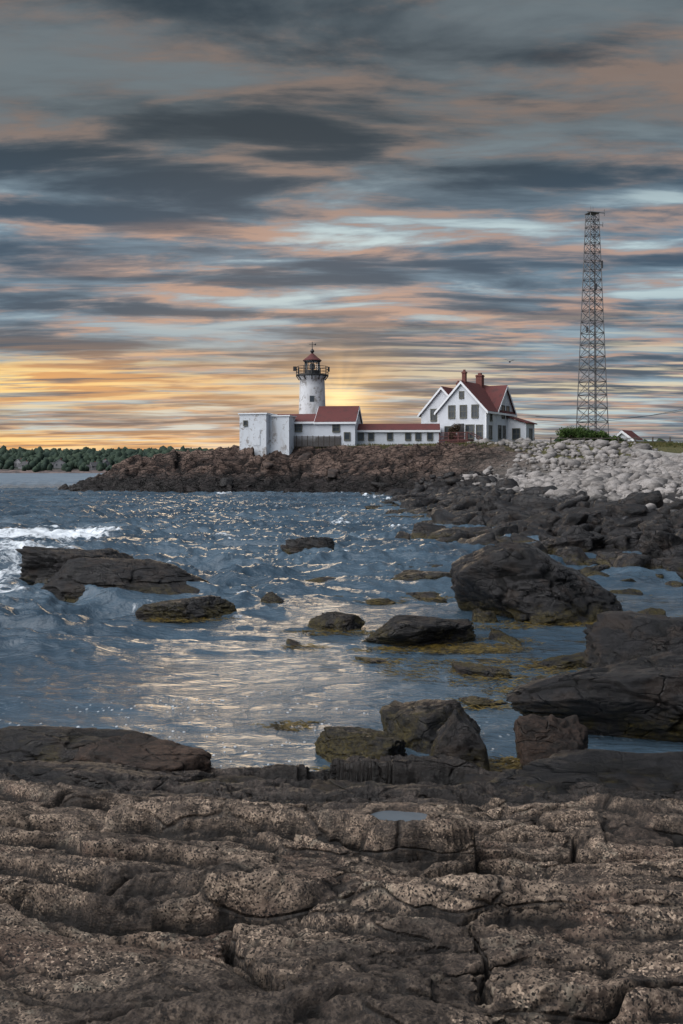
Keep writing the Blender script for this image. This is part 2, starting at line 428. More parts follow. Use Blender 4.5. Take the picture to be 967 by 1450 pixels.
cc = nt.mix(wet, cc, nt.mix(1., cc, (.13, .135, .16), 'MULTIPLY'))
nt.set(b.inputs['Base Color'], cc); nt.set(b.inputs['Roughness'], nt.m('SUBTRACT', .85, nt.m('MULTIPLY', wet, .4)))
b.inputs['Specular IOR Level'].default_value = .3
hl = nt.m('SUBTRACT', nt.m('ADD', medv, nt.m('MULTIPLY', finev, .3)), nt.m('MULTIPLY', nt.m('MULTIPLY', crk, nt.attr('rocky')), .5))
nt.set(b.inputs['Normal'], nt.bump(hl, 1., .4))
inl = ss(10.5, 14.5, Dd+1.2*n2(GX*.5, GY*.5, 77))*ss(102, 112, GY)*ss(-14, -9, GX)
co = np.stack([GX, GY, Z], -1).reshape(-1, 3)
np_mesh('rocky_headland', co, grid_faces(*GX.shape), m_land, attrs={'cav': CV.ravel(), 'cvx': CX.ravel(), 'rocky': RK.ravel(), 'inl': inl.ravel()})

def gz(x, y, detail=True):
    z, d, r, c = land_h(np.array([float(x)]), np.array([float(y)]), detail); return float(z[0])

# ------------------------------------------------------------------ rocks
_ico = {}
def ico(sub):
    if sub not in _ico:
        bm = bmesh.new(); bmesh.ops.create_icosphere(bm, subdivisions=sub, radius=1)
        v = np.array([q.co[:] for q in bm.verts]); v /= np.linalg.norm(v, axis=1)[:, None]
        f = np.array([[q.index for q in p.verts] for p in bm.faces]); bm.free(); _ico[sub] = (v, f)
    return _ico[sub]

def rock_pts(sub, seed, scale, rz=0, tilt=0, amp=.13, freq=1.6, nplanes=13, cuts=None, p=30, octv=6):
    v, f = ico(sub)
    r = np.random.default_rng(seed)
    N = r.normal(size=(nplanes, 3)); N[:, 2] *= .8; N /= np.linalg.norm(N, axis=1)[:, None]
    dd = r.uniform(.56, .95, nplanes)
    if cuts:
        C = np.array(cuts, float); nn = np.linalg.norm(C[:, :3], axis=1); N = np.vstack([N, C[:, :3]/nn[:, None]]); dd = np.concatenate([dd, C[:, 3]])
    box = np.array([(1, 0, 0), (-1, 0, 0), (0, 1, 0), (0, -1, 0), (0, 0, 1), (0, 0, -1)], float)
    N = np.vstack([N, box]); dd = np.concatenate([dd, np.full(6, .98)])
    off = r.uniform(-50, 50, 3)
    vw = v
    if sub >= 4:
        vw = v+.11*np.stack([fbm3(v*1.8+off+k*7, 4, 31+k) for k in range(3)], 1)
    q = np.maximum(vw@N.T, 0)/dd
    rad = (q**p).sum(1)**(-1/p)
    q3 = v*rad[:, None]
    nz = fbm3(q3*freq+off, octv, seed % 1000, .55)
    if sub >= 4:
        rid = np.abs(n3(q3*np.array([1.3, 1.3, 2.2])+off+9, 77)+.35*n3(q3*4+off, 78)); nz = nz-.8*(1-ss(0, .07, rid))
        rid = np.abs(n3(q3*np.array([2.6, 2.2, 4.6])+off+3, 79)+.3*n3(q3*7+off, 78)); nz = nz-.4*(1-ss(0, .08, rid))
        a = np.array([.3, .15, .93]); t = q3@a*3.1+fbm3(q3*1.6+off, 3, 5)*1.6; fr = t-np.floor(t)
        nz = nz+.25*ss(-.2, .5, n3(q3*1.2+off, 8))*(ss(0, .1, fr)*(1-fr)-.3)
        for fq, am, sd_ in ((3.3, .42, 3), (6.1, .20, 4)):
            cell = np.floor((q3@R3.T)*fq+off+.5*n3(q3*2+off, 12)[:, None]).astype(np.int64)
            nz = nz+am*(_h(cell[:, 0], cell[:, 1], cell[:, 2], sd_)-.5)
        nz = nz+.12*(2*np.abs(n3(q3*8+off, 55))-.7)+.07*(2*np.abs(n3(q3*17+off, 56))-.7)
    q3 = q3*(1+amp*nz)[:, None]
    q3 = q3*np.array(scale)
    M = np.array(Matrix.Rotation(rz, 3, 'Z') @ Matrix.Rotation(tilt, 3, 'Y'))
    return q3@M.T, f, nz

def rock_attrs(nz):
    return {'cav': np.clip((-nz-.26)*2.8, 0, 1), 'cvx': np.clip((nz-.08)*2.4, 0, 1)}  # masks for colour: shade and dirt in hollows, lighter bulges

def boulder(cx, cy, half_x, half_y, top, seed, mat=M_wet, sub=6, base=None, **kw):
    base = -.35 if base is None else base
    hz = (top-base)/2
    p, f, nz = rock_pts(sub, seed, (half_x, half_y, hz), **kw)
    p[:, 2] += top-p[:, 2].max()
    p[:, 0] += cx; p[:, 1] += cy
    np_mesh('boulder', p, f, mat, attrs=rock_attrs(nz))

boulder(3.72, 19.6, 1.62, 1.35, 1.42, 11, base=-.6, cuts=[(-1, 0, .02, .95), (.06, 0, 1, .90), (.74, -.1, .62, .74), (-.25, -1, .1, .85), (.5, -.8, .35, .82), (-.6, 0, .8, .93)], nplanes=4, amp=.11, p=18)
boulder(2.75, 18.5, .30, .35, .26, 12, sub=5)
boulder(-6.0, 24.3, 1.6, 1.1, 1.0, 13, cuts=[(.12, 0, 1, .75)], nplanes=10)
boulder(-4.9, 22.3, 1.85, 1.1, .84, 14, cuts=[(-.06, -.2, 1, .75)], nplanes=10, tilt=.03)
boulder(-6.6, 23.0, .9, .7, .4, 15)
boulder(-2.9, 19.5, .95, .6, .38, 16, cuts=[(-.2, 0, 1, .7)])
boulder(-1.4, 20.6, .36, .3, .32, 17, sub=5)
boulder(-.85, 32.8, 1.0, .8, .66, 18, sub=5)
boulder(-1.4, 32.5, .6, .6, .4, 19, sub=5)
boulder(1.25, 16.4, 1.05, .65, .47, 20, cuts=[(.25, 0, 1, .7)])
boulder(-.05, 17.8, .6, .4, .30, 21)
boulder(-.4, 24.5, .75, .4, .2, 22, sub=5)
boulder(1.9, 24.9, 1.15, .6, .33, 23, sub=5)
boulder(2.6, 27.5, .8, .6, .25, 24, sub=5)
boulder(3.35, 11.0, 1.75, 1.05, .80, 31, cuts=[(-.25, -.1, 1, .78), (-.9, -.5, .5, .85), (-.1, -1, .25, .8)], nplanes=9)
boulder(4.6, 13.0, 1.3, 1.0, .88, 32, nplanes=10)
boulder(2.1, 9.62, .40, .32, .50, 33, mat=M_brown, sub=5)
boulder(2.65, 8.35, 1.6, .80, .52, 34, cuts=[(-.12, -.25, 1, .82)], nplanes=10, base=-.5)
boulder(1.08, 9.35, .36, .38, .60, 35, cuts=[(-.9, 0, .7, .55), (.7, 0, .8, .6)], nplanes=6, sub=5)
boulder(.22, 9.95, .58, .35, .27, 36, sub=6, cuts=[(.2, 0, 1, .7)])
boulder(.95, 10.5, .55, .45, .42, 37, sub=5, cuts=[(-.3, 0, 1, .6)])
boulder(-1.75, 8.8, .85, .5, .44, 38, mat=M_brown, cuts=[(.12, -.1, 1, .7)])
boulder(-2.9, 9.35, 1.1, .55, .40, 39, cuts=[(.05, -.1, 1, .65)])
boulder(-4.6, 9.6, 1.0, .8, .45, 40)
boulder(5.2, 9.2, 1.3, 1.2, .8, 41)
boulder(6.6, 15.5, 1.5, 1.3, .8, 42)
boulder(1.45, 7.75, .75, .45, .36, 43, cuts=[(.1, -.2, 1, .6)])
boulder(-.9, 8.0, .6, .35, .33, 44, cuts=[(.1, -.2, 1, .6)])
boulder(.25, 7.6, .7, .4, .38, 45, cuts=[(.1, -.2, 1, .6)])
boulder(-2.6, 7.9, .8, .4, .52, 46, cuts=[(.1, -.2, 1, .6)])

def scatter(name, pts, sizes, mat, subs, flat=(.5, .85), seed=0):
    V = []; F = []; Q = []; base = 0
    r = np.random.default_rng(seed)
    for (x, y, z), s, sb in zip(pts, sizes, subs):
        sc = (s*r.uniform(.8, 1.45), s*r.uniform(.7, 1.1), s*r.uniform(*flat))
        p, f, nz = rock_pts(int(sb), int(r.integers(1, 99999)), sc, r.uniform(0, 6.28), r.uniform(-.35, .35), amp=.12, nplanes=9, octv=3, p=26)
        V.append(p+np.array([x, y, z+sc[2]*.25])); F.append(f+base); base += len(p); Q.append(nz)
    return np_mesh(name, np.concatenate(V), np.concatenate(F), mat, attrs=rock_attrs(np.concatenate(Q)))

r = np.random.default_rng(5)
N = 12000
x = r.uniform(2.5, 34, N); y = r.uniform(14, 108, N)
zt, d, rk, _ = land_h(x, y)
keep = (d > -3.8) & (d < 8.0) & (r.uniform(0, 1, N) < np.clip(1.15-np.abs(d-1.0)/6.0, 0, 1)*np.interp(y, [14, 50, 110], [1., .7, .55]))
x, y, zt = x[keep][:2000], y[keep][:2000], zt[keep][:2000]
sz = np.clip(r.lognormal(-1.05, .5, len(x)), .15, .95)*np.interp(y, [20, 90], [.8, 1.15])
subs = np.where(y < 45, 4, np.where(y < 65, 3, 2))
subs = np.where((subs == 4) & (sz < .4), 3, subs)
scatter('tidal_boulders', np.stack([x, y, np.maximum(zt, -.15)-.05], -1), sz, M_wet, subs, seed=3)
big = [(5.9, 36.5, .8), (7.5, 33, .85), (6.2, 45, .9), (5.2, 54, .9), (4.8, 66, 1.1), (6.4, 75, 1.2), (9.5, 40, .75), (8, 52, .9), (6.2, 84, 1.3), (5, 93, 1.2), (3.6, 78, .8), (8.2, 29, .7), (9.9, 30, .8), (4.6, 41, .6), (3.6, 34, .5), (5.0, 28.5, .6), (6.8, 27, .55)]
scatter('tidal_boulders', [(a, b2, max(gz(a, b2), -.2)) for a, b2, s in big], [s for *_, s in big], M_wet, [5]*len(big), seed=9)
# low weed-covered stones awash between the ledge and the point
low = [(.9, 21.5, .35), (1.9, 22.3, .42), (-.1, 22.6, .3), (2.4, 29.5, .5), (3.2, 31.5, .5), (1.2, 28.2, .4), (5.6, 24.2, .45), (6.3, 22.5, .5), (7.2, 24.6, .5), (5.4, 20.8, .35), (6.0, 19.2, .4), (2.0, 13.9, .35), (3.2, 14.6, .4), (2.7, 16.6, .35), (.6, 14.9, .25), (-.7, 16.1, .25), (-1.9, 23.8, .3), (3.9, 26.3, .45), (4.3, 33.6, .5), (.4, 34.5, .45), (2.2, 38.5, .6), (3.9, 47, .7), (2.6, 53, .7), (3.4, 62, .9), (2.9, 70, .9), (4.6, 16.2, .35), (1.7, 12.2, .28), (-.6, 11.2, .2), (2.9, 13.1, .3), (-6.9, 20.6, .35)]
scatter('low_tide_rocks', [(a, b2, -.06-.1*s) for a, b2, s in low], [s for *_, s in low], M_wet, [5 if b2 < 30 else 4 for _, b2, _ in low], flat=(.32, .52), seed=19)
N = 30000
x = r.uniform(7, 52, N); y = r.uniform(24, 118, N)
zt, d, rk, _ = land_h(x, y)
keep = (d > 5.0) & (d < 29) & (rk < .5) & (r.uniform(0, 1, N) < .8) & (y+.9*x < 150)
x, y, zt = x[keep][:7500], y[keep][:7500], zt[keep][:7500]
sz = np.clip(r.lognormal(-1.5, .5, len(x)), .10, .8)*np.interp(y, [30, 90], [.75, 1.3])
scatter('cobble_beach', np.stack([x, y, zt], -1), sz, M_cob, np.where(y < 45, 2, 1), seed=4)
N = 420
x = r.uniform(-34, 14, N); y = r.uniform(104, 130, N)
zt, d, rk, _ = land_h(x, y)
keep = (d > -1.5) & (d < 8) & (rk > .4)
x, y, zt = x[keep][:70], y[keep][:70], zt[keep][:70]
sz = np.clip(r.lognormal(-.85, .6, len(x)), .2, 1.2)
scatter('headland_rocks', np.stack([x, y, zt-.25], -1), sz, M_head, [3]*len(x), flat=(.35, .6), seed=6)

# ------------------------------------------------------------------ foreground ledge
def ledge_raw(X, Y):
    left = ss(-.6, -2.6, X)
    yy = Y-.55*left+.25*ss(.5, 2, X)*ss(5, 7, Y)+.25*n2(X*.9, Y*.4, 300)*ss(4, 5.5, Y)
    base = np.interp(yy, [-8, 0, 2.4, 3.5, 4.6, 5.5, 6.2, 7.4, 8.4, 9.1, 10.5, 16], [1.62, 1.6, 1.5, 1.33, 1.10, .90, .60, .36, .20, .0, -.6, -1.8])
    base = base-ss(6, 13, np.abs(X))*2.2
    jx = .035*fbm2(X*6, Y*6, 3, 151); jy = .035*fbm2(X*6+9, Y*6, 3, 152)
    wx = X+.5*fbm2(X*.8, Y*.8, 3, 51)+jx; wy = Y+.38*fbm2(X*.75+5, Y*.7, 3, 61)+jy
    a1 = ss(-.35, .35, n2(X*.6, Y*.6, 71)); a2 = ss(-.25, .35, n2(X*.9+8, Y*.9, 72)); a3 = ss(-.1, .4, n2(X*.7+2, Y*1.1+5, 73))
    h = base+.18*(saw((wy+wx*.26)/1.05, .07)-.4)*(.35+.65*a1)
    h = h+.080*(saw((wy*.95+wx*.52)/.42, .09)-.4)*(.15+.85*a2)
    h = h+.026*(saw((wy*.9-wx*.18)/.19+2, .14)-.4)*(1-.7*a1)
    f1, f2, cid, tl = vor2(wx*.55+.35*wy, wy*1.15-.2*wx, 81)
    e = f2-f1; ck = (1-ss(0, .028, e))*ss(-.4, .1, n2(X*1.1, Y*1.3, 83))
    h = h+(cid-.5)*.06+.11*tl-.10*ck+.03*ss(0, .2, e)
    g1, g2, cid2, tl2 = vor2(wx*1.5+.6*wy, wy*3.6+wx, 82)
    e2 = g2-g1; k2 = (1-ss(0, .055, e2))*a3
    h = h+((cid2-.5)*.026+.034*tl2)*(.3+.7*a3)-.03*k2
    q1, q2, cid3, tl3 = vor2(wx*6+wy, wy*11+2*wx, 84)
    h = h+(.014*tl3+(cid3-.5)*.010)*(.4+.6*a2)
    b1 = np.abs(n2(wx*1.2+.4*wy, wy*3.0, 92)); b2 = np.abs(n2(wx*3.6+wy, wy*8, 93))
    fur = (1-ss(0, .06, b1)); fur2 = (1-ss(0, .09, b2))*a2
    h = h+.035*np.minimum(b1, .45)**.7-.018*fur+.012*np.minimum(b2, .4)*a2-.008*fur2
    h = h+.05*fbm2(X*1.8, Y*1.8, 3, 91)+.024*fbm2(X*11, Y*14, 5, 94, .70)
    rd = np.abs(n2(wx*.9+4, wy*1.5+.4*wx, 95)); k3 = (1-ss(0, .016, rd))*ss(-.1, .3, n2(X*.8+3, Y*.8, 96))
    h = h-.07*k3
    return h, np.clip(.9*ck+.7*k2+.9*k3+.5*fur+.35*fur2, 0, 1)
PX, PY = .29, 5.15
L0 = float(ledge_raw(np.array([PX]), np.array([PY]))[0][0])+.02
def ledge_h(X, Y):
    h, c = ledge_raw(X, Y)
    wob = .22*fbm2(X*6, Y*6, 3, 401)
    rr = np.sqrt(((X-PX)/.17)**2+((Y-PY)/.12)**2)+wob
    m = 1-ss(.75, 1.0, rr)
    rim = ss(.7, 1.0, rr)*(1-ss(1.1, 2.8, rr))
    h = np.maximum(h, h*(1-rim)+(L0+.012+.02*fbm2(X*7, Y*7, 3, 402))*rim)
    h = h*(1-m)+(L0-.05)*m
    return h, c*(1-m)
tx = np.linspace(-1, 1, 940); lx = 3.2*tx+10.8*tx**5
ly = np.concatenate([np.linspace(-6, 1.7, 50), np.arange(1.72, 4.2, .0074), np.arange(4.2, 7, .0115), np.arange(7, 12, .024), np.linspace(12.1, 15, 20)])
GX, GY = np.meshgrid(lx, ly)
H, C = ledge_h(GX, GY)
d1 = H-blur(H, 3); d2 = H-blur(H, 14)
CV = np.clip(C*.75+np.clip((-d1-.001)/.008, 0, 1)*.65+np.clip((-d2-.006)/.026, 0, 1)*.9, 0, 1)  # low spots get painted shade as well as crack dirt
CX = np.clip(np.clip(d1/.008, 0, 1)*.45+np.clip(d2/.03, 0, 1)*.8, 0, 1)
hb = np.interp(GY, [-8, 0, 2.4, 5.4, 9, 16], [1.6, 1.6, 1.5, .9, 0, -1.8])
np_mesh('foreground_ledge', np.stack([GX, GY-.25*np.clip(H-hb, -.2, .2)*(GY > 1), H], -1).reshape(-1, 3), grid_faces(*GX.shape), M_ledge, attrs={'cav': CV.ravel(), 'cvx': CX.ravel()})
hbp = float(np.interp(PY, [-8, 0, 2.4, 5.4, 9, 16], [1.6, 1.6, 1.5, .9, 0, -1.8]))
py_s = PY-.25*max(-.2, min(.2, L0-hbp))

# ------------------------------------------------------------------ sea
rows = np.concatenate([4.5*np.exp(np.linspace(0, math.log(140/4.5), 980)), 140*np.exp(np.linspace(.01, math.log(7000/140), 90))])
tu = np.linspace(-1, 1, 700); cu = .42*tu+1.4*tu**7
YY, UU = np.meshgrid(rows, cu, indexing='ij'); XX = UU*(YY+1.5)
far = ss(15, 30, YY+1.3*np.maximum(-XX, 0)-.3*XX)*(1-ss(150, 400, YY))
near = 1-ss(16, 40, YY)
def ridge(x, y, s): return 1-np.abs(n2(x, y, s))*2
wxx = XX+.8*n2(XX*.3, YY*.3, 5); wyy = YY+.9*n2(XX*.25+3, YY*.25, 6)
za = .27*far*(ridge(wxx*.13, wyy*.30, 101)-.4)+.23*far*(ridge(wxx*.33+wyy*.10, wyy*.62, 102)-.4)+.13*far*ridge(wxx*.85, wyy*1.3, 103)+.05*far*ridge(wxx*2.1, wyy*2.6, 104)
zn = near*(.034*n2(wxx*.55-wyy*.1, wyy*1.25, 111)+.025*n2(wxx*1.1+wyy*.3, wyy*2.4, 112)+.010*n2(wxx*2.6, wyy*5.0, 113))
zn = zn+(1-far)*.02*n2(wxx*.25, wyy*.6, 114)
sea_z = za+zn
br = np.exp(-((YY-(31+.25*(XX+11)))/1.5)**2)*ss(-6.6, -9.2, XX)+.8*np.exp(-((YY-(40+.2*(XX+11)))/1.7)**2)*ss(-7.0, -11, XX)+.5*np.exp(-((YY-(26+.2*(XX+9)))/.9)**2)*ss(-7.2, -8.4, XX)
sea_z = sea_z+.6*br*(.7+.5*n2(XX*.6, YY*.6, 9))
sea_z = np.where(YY > 300, 0, sea_z)
foam = np.clip(br*.95, 0, 1)
foam = foam+far*ss(.34, .50, za)*.9
dsh = sdist(XX+1.6*n2(XX*.16, YY*.16, 3), YY+1.2*n2(XX*.2, YY*.2, 8))
foam = foam+.85*np.exp(-((dsh+1.2)/1.1)**2)*ss(.0, .4, n2(XX*.35, YY*.35, 7))*ss(45, 75, YY)
for fx, fy, fr in [(2.2, 104, 2.2), (4.5, 98, 2.), (-2, 109, 2.), (-9, 29, 1.5), (-7.5, 27, 1.2), (-8.6, 24.5, 1.2), (4.6, 88, 1.5), (-12, 40, 2.5), (-3.1, 23.3, .6), (3.0, 44, 1.1), (2.2, 60, 1.6), (-5, 70, 1.2), (0, 50, 1.), (-3.6, 27, .8), (1.5, 38, .9), (-4, 38, .8), (-2.2, 21.6, .4), (.3, 31.5, .7), (-6.8, 21, .5), (-1.8, 19.2, .3), (-7.6, 22.2, .6), (-3.8, 20.6, .5)]:
    foam = foam+.75*np.exp(-(((XX-fx)/(fr*1.5))**2+((YY-fy)/fr)**2))
weed = np.zeros_like(XX)
for fx, fy, rx, ry, a in [(2.6, 15.2, 2.2, 1.4, .6), (2.9, 12.9, 1.5, .8, .7), (1.4, 13.4, 1.2, .6, .5), (1.2, 11.8, .8, .5, .5), (3.9, 22.3, 2.0, 1.6, .5), (6.2, 21, 2., 1.6, .6), (.4, 24.5, 2.2, 1., .6), (0, 18.2, 1.4, .9, .5), (-3, 18.6, 1.2, .6, .4), (-5.6, 21.2, 1.8, .6, .4), (1.7, 9.4, 1., .6, .7), (.3, 9.3, 1., .4, .5), (2.5, 27.5, 2.4, 1.2, .5), (-1.2, 15, 1.5, .4, .35), (4.5, 16.5, 1.5, 1.5, .6)]:
    weed = np.maximum(weed, a*np.exp(-(((XX-fx)/rx)**2+((YY-fy)/ry)**2)))
calm = np.exp(-(((XX+1.3)/3.0)**2+((YY-10.6)/2.2)**2))

m_sea, nt, b = new_mat('sea_water')
pos = nt.n('ShaderNodeNewGeometry').outputs['Position']
sy_ = nt.n('ShaderNodeSeparateXYZ'); nt.set(sy_.inputs[0], pos)
foamA, weedA, calmA = nt.attr('foam'), nt.attr('weed'), nt.attr('calm')
fn = nt.noise(nt.vmap(pos, (1, 1.4, 1)), 2.2, 9, .75, .4); fn2 = nt.noise(pos, 9, 6, .7)
ff = nt.sm(nt.m('ADD', foamA, nt.m('MULTIPLY', nt.m('SUBTRACT', fn, .5), 3.4)), .6, 1.15)
vo = nt.n('ShaderNodeTexVoronoi'); nt.set(vo.inputs['Vector'], nt.vmap(pos, (1, .55, 1))); vo.inputs['Scale'].default_value = 11
specks = nt.m('MULTIPLY', nt.sm(vo.outputs['Distance'], .24, .12), nt.sm(nt.noise(nt.vmap(pos, (.5, 1.6, 1)), 1.4, 5, .65), .46, .56))
ff = nt.m('MAXIMUM', ff, nt.m('MULTIPLY', nt.m('MULTIPLY', specks, calmA), .8))
wn = nt.noise(nt.vmap(pos, (.45, 1.5, 1), rot=(0, 0, .12)), 3.2, 10, .82, .6)
wf = nt.sm(nt.m('ADD', nt.m('MULTIPLY', weedA, .25), wn), .66, .72)
wc = nt.mix(nt.sm(fn2, .35, .65), (.008, .0065, .003), (.065, .046, .012))
base = nt.mix(nt.sm(nt.noise(pos, .12, 3), .4, .6), (.034, .060, .088), (.060, .096, .132))
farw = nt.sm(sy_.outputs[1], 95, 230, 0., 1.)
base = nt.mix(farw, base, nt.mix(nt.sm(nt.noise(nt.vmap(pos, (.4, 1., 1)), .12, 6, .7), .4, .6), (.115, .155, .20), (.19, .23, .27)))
base = nt.mix(wf, base, wc); base = nt.mix(ff, base, (.68, .73, .78))
nt.set(b.inputs['Base Color'], base)
nt.set(b.inputs['Roughness'], nt.m('ADD', nt.m('ADD', nt.sm(sy_.outputs[1], 15, 300, .06, .45), nt.m('MULTIPLY', wf, .35)), nt.m('MULTIPLY', ff, .6)))
nt.set(b.inputs['IOR'], nt.sm(sy_.outputs[1], 85, 200, 1.36, 1.02))
hA = nt.noise(nt.vmap(pos, (.6, 1.5, 1), rot=(0, 0, .1)), 2.6, 6, .60, .5)
hB = nt.noise(nt.vmap(pos, (.8, 1.6, 1), rot=(0, 0, -.2)), 10, 4, .6, .3)
hh = nt.m('ADD', hA, nt.m('MULTIPLY', hB, .16))
hh = nt.m('ADD', hh, nt.m('MULTIPLY', nt.m('ADD', ff, wf), .15))
nt.set(b.inputs['Normal'], nt.bump(hh, .9, .12))
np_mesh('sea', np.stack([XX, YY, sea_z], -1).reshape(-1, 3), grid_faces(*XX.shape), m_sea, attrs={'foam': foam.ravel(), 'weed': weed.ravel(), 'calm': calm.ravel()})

# tide pool
mb = MB(); n = 48
vs = [(PX+.185*math.cos(2*math.pi*i/n), py_s+.13*math.sin(2*math.pi*i/n), L0-.012) for i in range(n)]
mb.add(vs, [tuple(range(n))])
m_pool, nt, b = new_mat('pool_water'); b.inputs['Base Color'].default_value = (.10, .12, .14, 1); b.inputs['Roughness'].default_value = .04
nt.set(b.inputs['Normal'], nt.bump(nt.noise(nt.n('ShaderNodeTexCoord').outputs['Object'], 12, 2), .1, .01))
mb.build('tide_pool', m_pool)

def ribbons(name, centers, mat, seed):
    r = np.random.default_rng(seed); V = []; F = []; b0 = 0
    for cx, cy, rx, ry, cnt, z0 in centers:
        for k in range(cnt):
            a = r.uniform(0, 6.28); q = math.sqrt(r.uniform(.0, 1))
            x = cx+rx*q*math.cos(a); y = cy+ry*q*math.sin(a); th = r.normal(0, .5)+(math.pi if r.random() < .5 else 0)
            L = r.uniform(.08, .3); wd = r.uniform(.006, .016); z = z0+r.uniform(.0, .035)
            pts = []
            for i in range(6):
                pts.append((x, y, z+.012*math.sin(i*1.4+a))); x += L/5*math.cos(th); y += L/5*math.sin(th)*.6; th += r.normal(0, .4)
            for i, p in enumerate(pts):
                ww = wd*(1-.12*i); V += [(p[0]-ww*.3, p[1]-ww, p[2]), (p[0]+ww*.3, p[1]+ww, p[2]+.004)]
            for i in range(5): F.append((b0+2*i, b0+2*i+1, b0+2*i+3, b0+2*i+2))
            b0 += 12
    return np_mesh(name, np.array(V), np.array(F), mat)
M_weed = simple_mat('rockweed', (.13, .09, .018), .4, var=.4, scale=6, col2=(.022, .016, .005))
ribbons('seaweed', [(2.1, 15.7, .8, .45, 420, .01), (1.4, 15.6, 1.2, .3, 200, .01), (2.8, 18.1, .9, .5, 200, .01), (4.9, 18.3, .9, .5, 220, .01), (1.75, 9.35, .5, .35, 420, .02), (.45, 9.3, .7, .3, 240, .01), (3.0, 12.6, 1.2, .6, 300, .0), (2.3, 14., 1.8, 1., 420, .0), (-2.9, 18.8, .9, .3, 160, .0), (-.1, 17.3, .8, .3, 220, .0), (1.8, 24.2, 1.3, .5, 200, .0), (3.1, 8.9, .3, .3, 60, .1)]+[(a, b2-.2, s*1.5, s*.9, 60, .0) for a, b2, s in low if b2 < 30], M_weed, 4)

# ------------------------------------------------------------------ paints
def paint_mat(name, col, dirt, dirt_amt=.4, scale=.6, rough=.55, board=0, peel=None):
    m, nt, b = new_mat(name)
    tc = nt.n('ShaderNodeTexCoord').outputs['Object']
    n1 = nt.noise(nt.vmap(tc, (1, 1, .35)), scale, 8, .68)
    c = nt.mix(nt.m('MULTIPLY', nt.sm(n1, .48, .72), dirt_amt), col, dirt)
    if peel:
        n3_ = nt.noise(tc, 1.1, 9, .8); c = nt.mix(nt.m('MULTIPLY', nt.sm(n3_, peel, peel+.02), .8), c, tuple(x*.75 for x in dirt))
    nt.set(b.inputs['Base Color'], c); b.inputs['Roughness'].default_value = rough
    if board:
        wv = nt.n('ShaderNodeTexWave', bands_direction='Z', wave_profile='SAW'); nt.set(wv.inputs[0], tc); wv.inputs['Scale'].default_value = board
        nt.set(b.inputs['Normal'], nt.bump(wv.outputs['Fac'], .6, .02))
    return m
M_white = paint_mat('white_clapboard', (.60, .63, .68), (.40, .39, .39), .5, .7, board=2.0)
M_trim = paint_mat('white_trim', (.70, .72, .75), (.5, .48, .46), .3)
M_tower = paint_mat('whitewashed_brick', (.54, .55, .57), (.27, .25, .23), .85, .9, .75, peel=.55)
M_block = paint_mat('weathered_stucco', (.58, .61, .65), (.30, .27, .25), .8, .6, .8, peel=.55)
M_red = paint_mat('red_shingle', (.100, .025, .024), (.05, .02, .02), .8, 1.2, .85, board=3)
M_brick = simple_mat('chimney_brick', (.15, .05, .04), .85, scale=5)
M_dark = simple_mat('dark_metal', (.022, .022, .024), .45, scale=3)
M_green = simple_mat('green_frame', (.10, .10, .08), .6)
M_glass = simple_mat('window_glass', (.05, .06, .07), .08, var=.2, scale=1)
M_wood = simple_mat('weathered_wood', (.10, .085, .075), .85, scale=4)
M_deck = simple_mat('red_brown_deck', (.10, .03, .028), .75, scale=4)
M_steel = simple_mat('galvanised_steel', (.10, .10, .105), .5, metal=.3, scale=3)
M_found = simple_mat('foundation_stone', (.22, .21, .20), .9, scale=3)
M_conc = simple_mat('sea_wall_concrete', (.30, .29, .28), .9, scale=.8, bump=.05)

